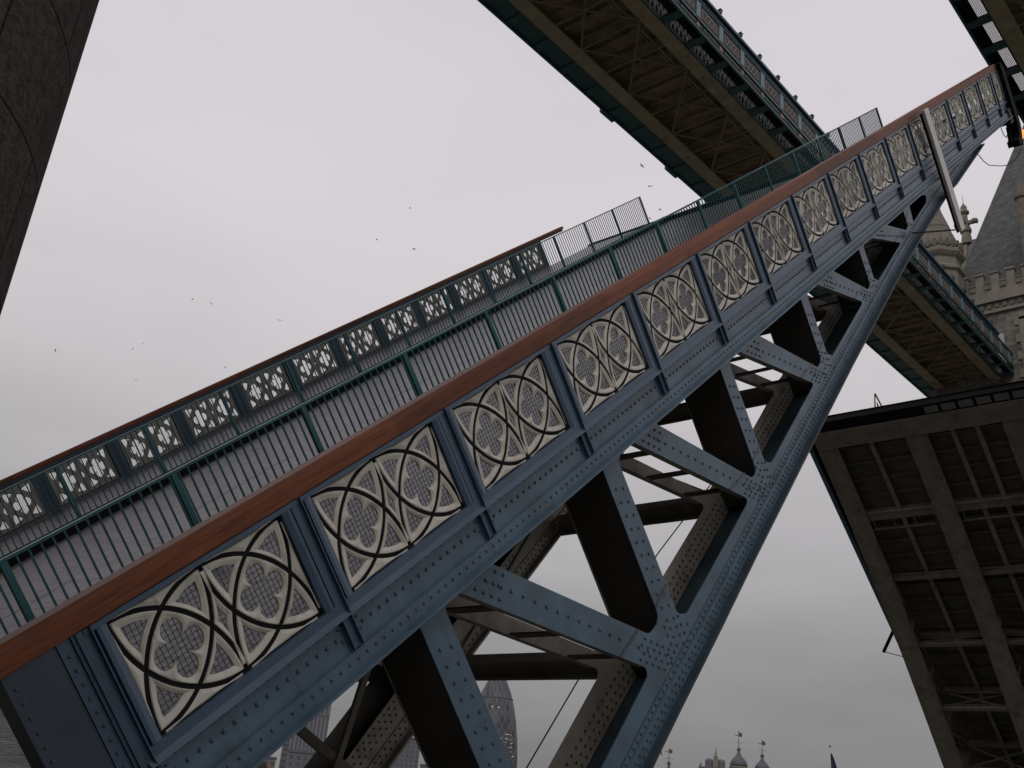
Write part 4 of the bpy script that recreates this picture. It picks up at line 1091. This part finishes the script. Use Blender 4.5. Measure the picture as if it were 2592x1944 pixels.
def block(name, label, cat, u0, u1, vtop, d, depth, wm, zbase=-6.0, group=None, roof=ROOFM, rows=0):
    a = towards(u0, vtop, d); b = towards(u1, vtop, d); c = (a + b) / 2
    ex = Vector((b.x - a.x, b.y - a.y, 0)); w = ex.length; ang = math.atan2(ex.y, ex.x)
    o = empty(name, (c.x, c.y, zbase), (0, 0, ang)); tag(o, label, cat, group)
    h = c.z - zbase
    mb = MB(); mb.box(-w / 2, w / 2, 0, depth, 0, h); mb.build('wall', [wm], o)
    mb = MB(); mb.box(-w / 2 - .4, w / 2 + .4, -.4, depth + .4, h, h + 1.0); mb.build('roof', [roof], o)
    if rows:
        mb = MB(); n = max(2, int(w / 3.2))
        for j in range(rows):
            zz = h - 3.2 * (j + 1)
            for i in range(n):
                x = -w / 2 + w * (i + .5) / n; mb.box(x - .75, x + .75, -.08, -.01, zz, zz + 1.7)
        mb.build('windows', [CITYW], o)
    return o
block('office_tower', 'grey office tower with close vertical stripes, behind the lower left of the leaf', 'office tower', 735, 842, 1764, 900, 30, CITY1)
block('office_tower', 'plain pale grey office tower with its right edge beside the dark post', 'office tower', 958, 1066, 1868, 800, 26, CITY3, rows=6)
block('office_block', 'brown brick city block at the bottom edge left of a pale slim tower', 'city building', 560, 700, 1915, 600, 20, CITY2, rows=6)
block('slim_tower', 'slim pale tower block rising over low roofs at the bottom edge', 'tower block', 716, 730, 1885, 640, 8, CITY3, rows=6)
block('office_block', 'low grey city block with dark roof at the bottom edge under the striped tower', 'city building', 730, 840, 1908, 560, 20, CITY3, rows=4)
block('office_block', 'low reddish brown city block at the bottom edge, left of the slim pale tower', 'city building', 650, 685, 1872, 700, 12, CITY2, rows=3)
block('office_block', 'low grey roof just right of the pale office tower', 'city building', 1064, 1082, 1938, 760, 14, CITY3, rows=3)

# old palace-like fortress turrets
def castle_turret(u, vt, vball, vdome, d, rad, label):
    top = towards(u, vt, d); ball = towards(u, vball, d); dm = towards(u, vdome, d)
    o = empty('castle_turret', (top.x, top.y, -6)); tag(o, label, 'turret', 'domed castle turrets')
    zb = ball.z + 6; zt = top.z + 6; zd = dm.z + 6
    hh = zb - zd
    mb = MB(); mb.lathe((0, 0, 0), [(rad * 1.0, 0), (rad * 1.0, zd - .7), (rad * 1.12, zd - .6), (rad * 1.12, zd - .2), (rad, zd)], 20); mb.build('drum', [PALED], o)
    mb = MB(); mb.lathe((0, 0, zd), [(rad * .98, 0), (rad * 1.02, hh * .12), (rad * .92, hh * .28), (rad * .7, hh * .44), (rad * .42, hh * .58), (rad * .22, hh * .74), (rad * .12, hh * .9), (.2, hh * .95)], 20); mb.build('dome', [DOMEM], o, True)
    mb = MB(); mb.lathe((0, 0, zb - .5), [(.2, -.1), (.55, .15), (.62, .5), (.45, .85), (.14, 1.1), (.1, 1.5), (.06, zt - zb)], 12)
    zv = zb + (zt - zb) * .55
    for k in range(4):
        a = k * pi / 2 + .5; mb.beam((0, 0, zv - 1.0), (1.25 * math.cos(a), 1.25 * math.sin(a), zv - 1.0), .09, .09)
    mb.build('finial', [DOMEM], o)
    mb = MB(); e = Vector((RW[0][0], RW[0][1], 0)).normalized()
    p = [(-1.2, .0), (-.9, .14), (0.05, .06), (.05, .75), (1.0, .75), (1.0, -.35), (.05, -.35), (.05, -.05), (-.9, -.14)]
    mb.prism_x(p, -.04, .04); ang = math.atan2(e.y, e.x) - pi / 2
    mb.xform(lambda q: Matrix.Rotation(ang, 3, 'Z') @ q + Vector((0, 0, zv + (zt - zv) * .45)))
    mb.lathe((0, 0, zt - .7), [(.05, 0), (.3, .15), (.12, .4), (.2, .55), (.02, .8)], 8)
    mb.build('weather_vane', [GOLD], o)
castle_turret(1870, 1850, 1897, 1940, 330, 2.55, 'largest domed castle turret with gold vane, rising in the middle at the bottom edge')
castle_turret(1929, 1873, 1913, 1950, 342, 2.3, 'domed castle turret with gold vane, just right of the largest turret')
castle_turret(1694, 1894, 1932, 1975, 330, 2.2, 'ball-topped castle turret with gold vane, close by the leaf bottom edge left of the fort')
cs_ = towards(1810, 1938, 420); sq = empty('civic_tower', (cs_.x, cs_.y, -6), (0, 0, R(30))); tag(sq, 'pale stepped stone tower with a small statue spire behind the domed turrets', 'tower')
mb = MB(); h = cs_.z + 6
mb.box(-6.2, 6.2, 0, 10, 0, h - .6); mb.box(-5.8, -5.2, -.3, 4, 0, h + .5); mb.build('wall', [CITY3], sq)
for x0 in (-3.0, 1.6):
    mb = MB(); mb.lathe((x0 + .7, 3, h - .6), [(1.5, 0), (1.5, 2.4), (1.2, 2.9), (.2, 3.3)], 12); mb.build('corner_drum', [CITY3], sq)
mb = MB(); mb.box(-.7, 1.1, 1.5, 4, h - .6, h + 3.6); mb.box(-.2, .6, 2.2, 3.2, h + 3.6, h + 4.8); mb.lathe((.2, 2.7, h + 4.8), [(.4, 0), (.1, 1.2), (.03, 2.6)], 8); mb.build('central_shaft', [PALE], sq)

# flags
fpt = towards(2101, 1890, 160); fp = empty('flagpole', (fpt.x, fpt.y, -6)); tag(fp, 'white flagpole with a gold ball and a limp navy flag near the far leaf', 'flagpole')
mb = MB(); mb.lathe((0, 0, 0), [(.12, 0), (.055, fpt.z + 5.9)], 10); mb.build('pole', [WHITE], fp)
mb = MB(); mb.lathe((0, 0, fpt.z + 5.88), [(.02, 0), (.13, .08), (.15, .18), (.1, .3), (.01, .36)], 10); mb.build('ball', [GOLD], fp)
mb = MB(); e = Vector((RW[0][0], RW[0][1], 0)).normalized(); H_ = fpt.z + 6
prev = None; nseg = 9
for i in range(nseg + 1):
    t = i / nseg; wdt = .12 + 2.0 * t ** .9
    fold = [(.06 + wdt * k / 5, .16 * math.sin(k * 2.1 + t * 3)) for k in range(6)]
    row = [(e.x * a - e.y * b, e.y * a + e.x * b, H_ - .9 - 5.6 * t - .9 * a * t) for a, b in fold]
    if prev:
        for k in range(5): mb.quad(prev[k], prev[k + 1], row[k + 1], row[k])
    prev = row
fl = mb.build('flag', [FLAGM], fp); sm = fl.modifiers.new('thickness', 'SOLIDIFY'); sm.thickness = .02
fpt = towards(1671, 1893, 300); fp2 = empty('flagpole', (fpt.x, fpt.y, -6)); tag(fp2, 'thin pale flagpole with a small drooping red flag beside the leaf bottom edge', 'flagpole')
mb = MB(); mb.lathe((0, 0, 0), [(.13, 0), (.06, fpt.z + 6)], 8); mb.build('pole', [WHITE], fp2)
mb = MB(); mb.prism_x([(0.05, -.2), (.45, -.9), (.62, -2.1), (.35, -1.9), (.1, -1.4)], -.03, .03); ang = math.atan2(e.y, e.x) - pi / 2
mb.xform(lambda q: Matrix.Rotation(ang, 3, 'Z') @ q + Vector((0, 0, fpt.z + 6))); mb.build('flag', [mat('dull_red_cloth', (.16, .05, .04), var=.2)], fp2)

# ------------------------------------------------------------------ gulls
def gull_mesh():
    mb = MB()
    prof = [(-.26, .012, 0), (-.16, .05, 0), (0, .075, 0), (.14, .05, .01), (.2, .035, .02), (.25, .03, .02), (.30, .006, .01)]
    n = 8; vs = []; fs = []
    for y, r, z in prof:
        for k in range(n): vs.append((r * math.cos(2 * pi * k / n), y, z + r * .9 * math.sin(2 * pi * k / n)))
    for i in range(len(prof) - 1):
        for k in range(n): fs.append((i * n + k, i * n + (k + 1) % n, (i + 1) * n + (k + 1) % n, (i + 1) * n + k))
    fs += [tuple(range(n))[::-1], tuple((len(prof) - 1) * n + k for k in range(n))]
    mb.add(vs, fs)
    for sg in (-1, 1):
        st = [(.03, -.09, .13, .03), (.25, -.07, .17, .16), (.42, -.06, .12, .17), (.62, -.10, .03, .08), (.74, -.16, -.13, .02)]
        for (x0, a0, b0, z0), (x1, a1, b1, z1) in zip(st, st[1:]):
            mb.hexa([(sg * x0, a0, z0 - .008), (sg * x1, a1, z1 - .008), (sg * x1, b1, z1 - .008), (sg * x0, b0, z0 - .008), (sg * x0, a0, z0 + .012), (sg * x1, a1, z1 + .008), (sg * x1, b1, z1 + .008), (sg * x0, b0, z0 + .012)])
    mb.hexa([(-.03, -.24, -.01), (.03, -.24, -.01), (.09, -.42, -.01), (-.09, -.42, -.01), (-.03, -.24, .012), (.03, -.24, .012), (.09, -.42, .004), (-.09, -.42, .004)])
    return mb
gulls = [((1038, 527), 210, 'gull gliding alone just above the middle of the far parapet handrail'), ((954, 607), 190, 'left gull of the close pair over the far parapet'), ((1048, 631), 170, 'right gull of the close pair over the far parapet'),
         ((1625, 420), 150, 'topmost gull in front of the left edge of the walkway'), ((1645, 472), 160, 'gull below the topmost one beside the walkway'), ((1671, 531), 170, 'gull low beside the walkway, just above the railing'), ((1645, 553), 190, 'gull partly behind the railing end post'),
         ((487, 758), 240, 'left one of two level gulls in the left sky'), ((535, 769), 250, 'right one of two level gulls in the left sky'), ((708, 811), 230, 'gull between the level pair and the far handrail'), ((140, 887), 260, 'leftmost gull, a dot near the stone turret'),
         ((363, 871), 300, 'tiny gull above another in the left sky'), ((336, 883), 310, 'tiny gull just below and left of another'), ((570, 930), 260, 'low gull nearest the far handrail at left'), ((344, 963), 280, 'lowest gull on the left, above the far handrail')]
gm = None
for (u, v), d, lab in gulls:
    r = Vector(RW[0]) * ((u - 1296) / 2560) + Vector(RW[1]) * ((v - 972) / 2560) + Vector(RW[2]); r.normalize()
    if gm is None: o = gull_mesh().build('gull', [GULL]); gm = o
    else: o = gm.copy(); scene.collection.objects.link(o)
    o.location = CAM + r * d * 1.3; o.rotation_euler = (random.uniform(-.2, .2), random.uniform(-.5, .5), random.uniform(0, 6.28))
    tag(o, lab, 'gull', 'gulls circling in the sky')
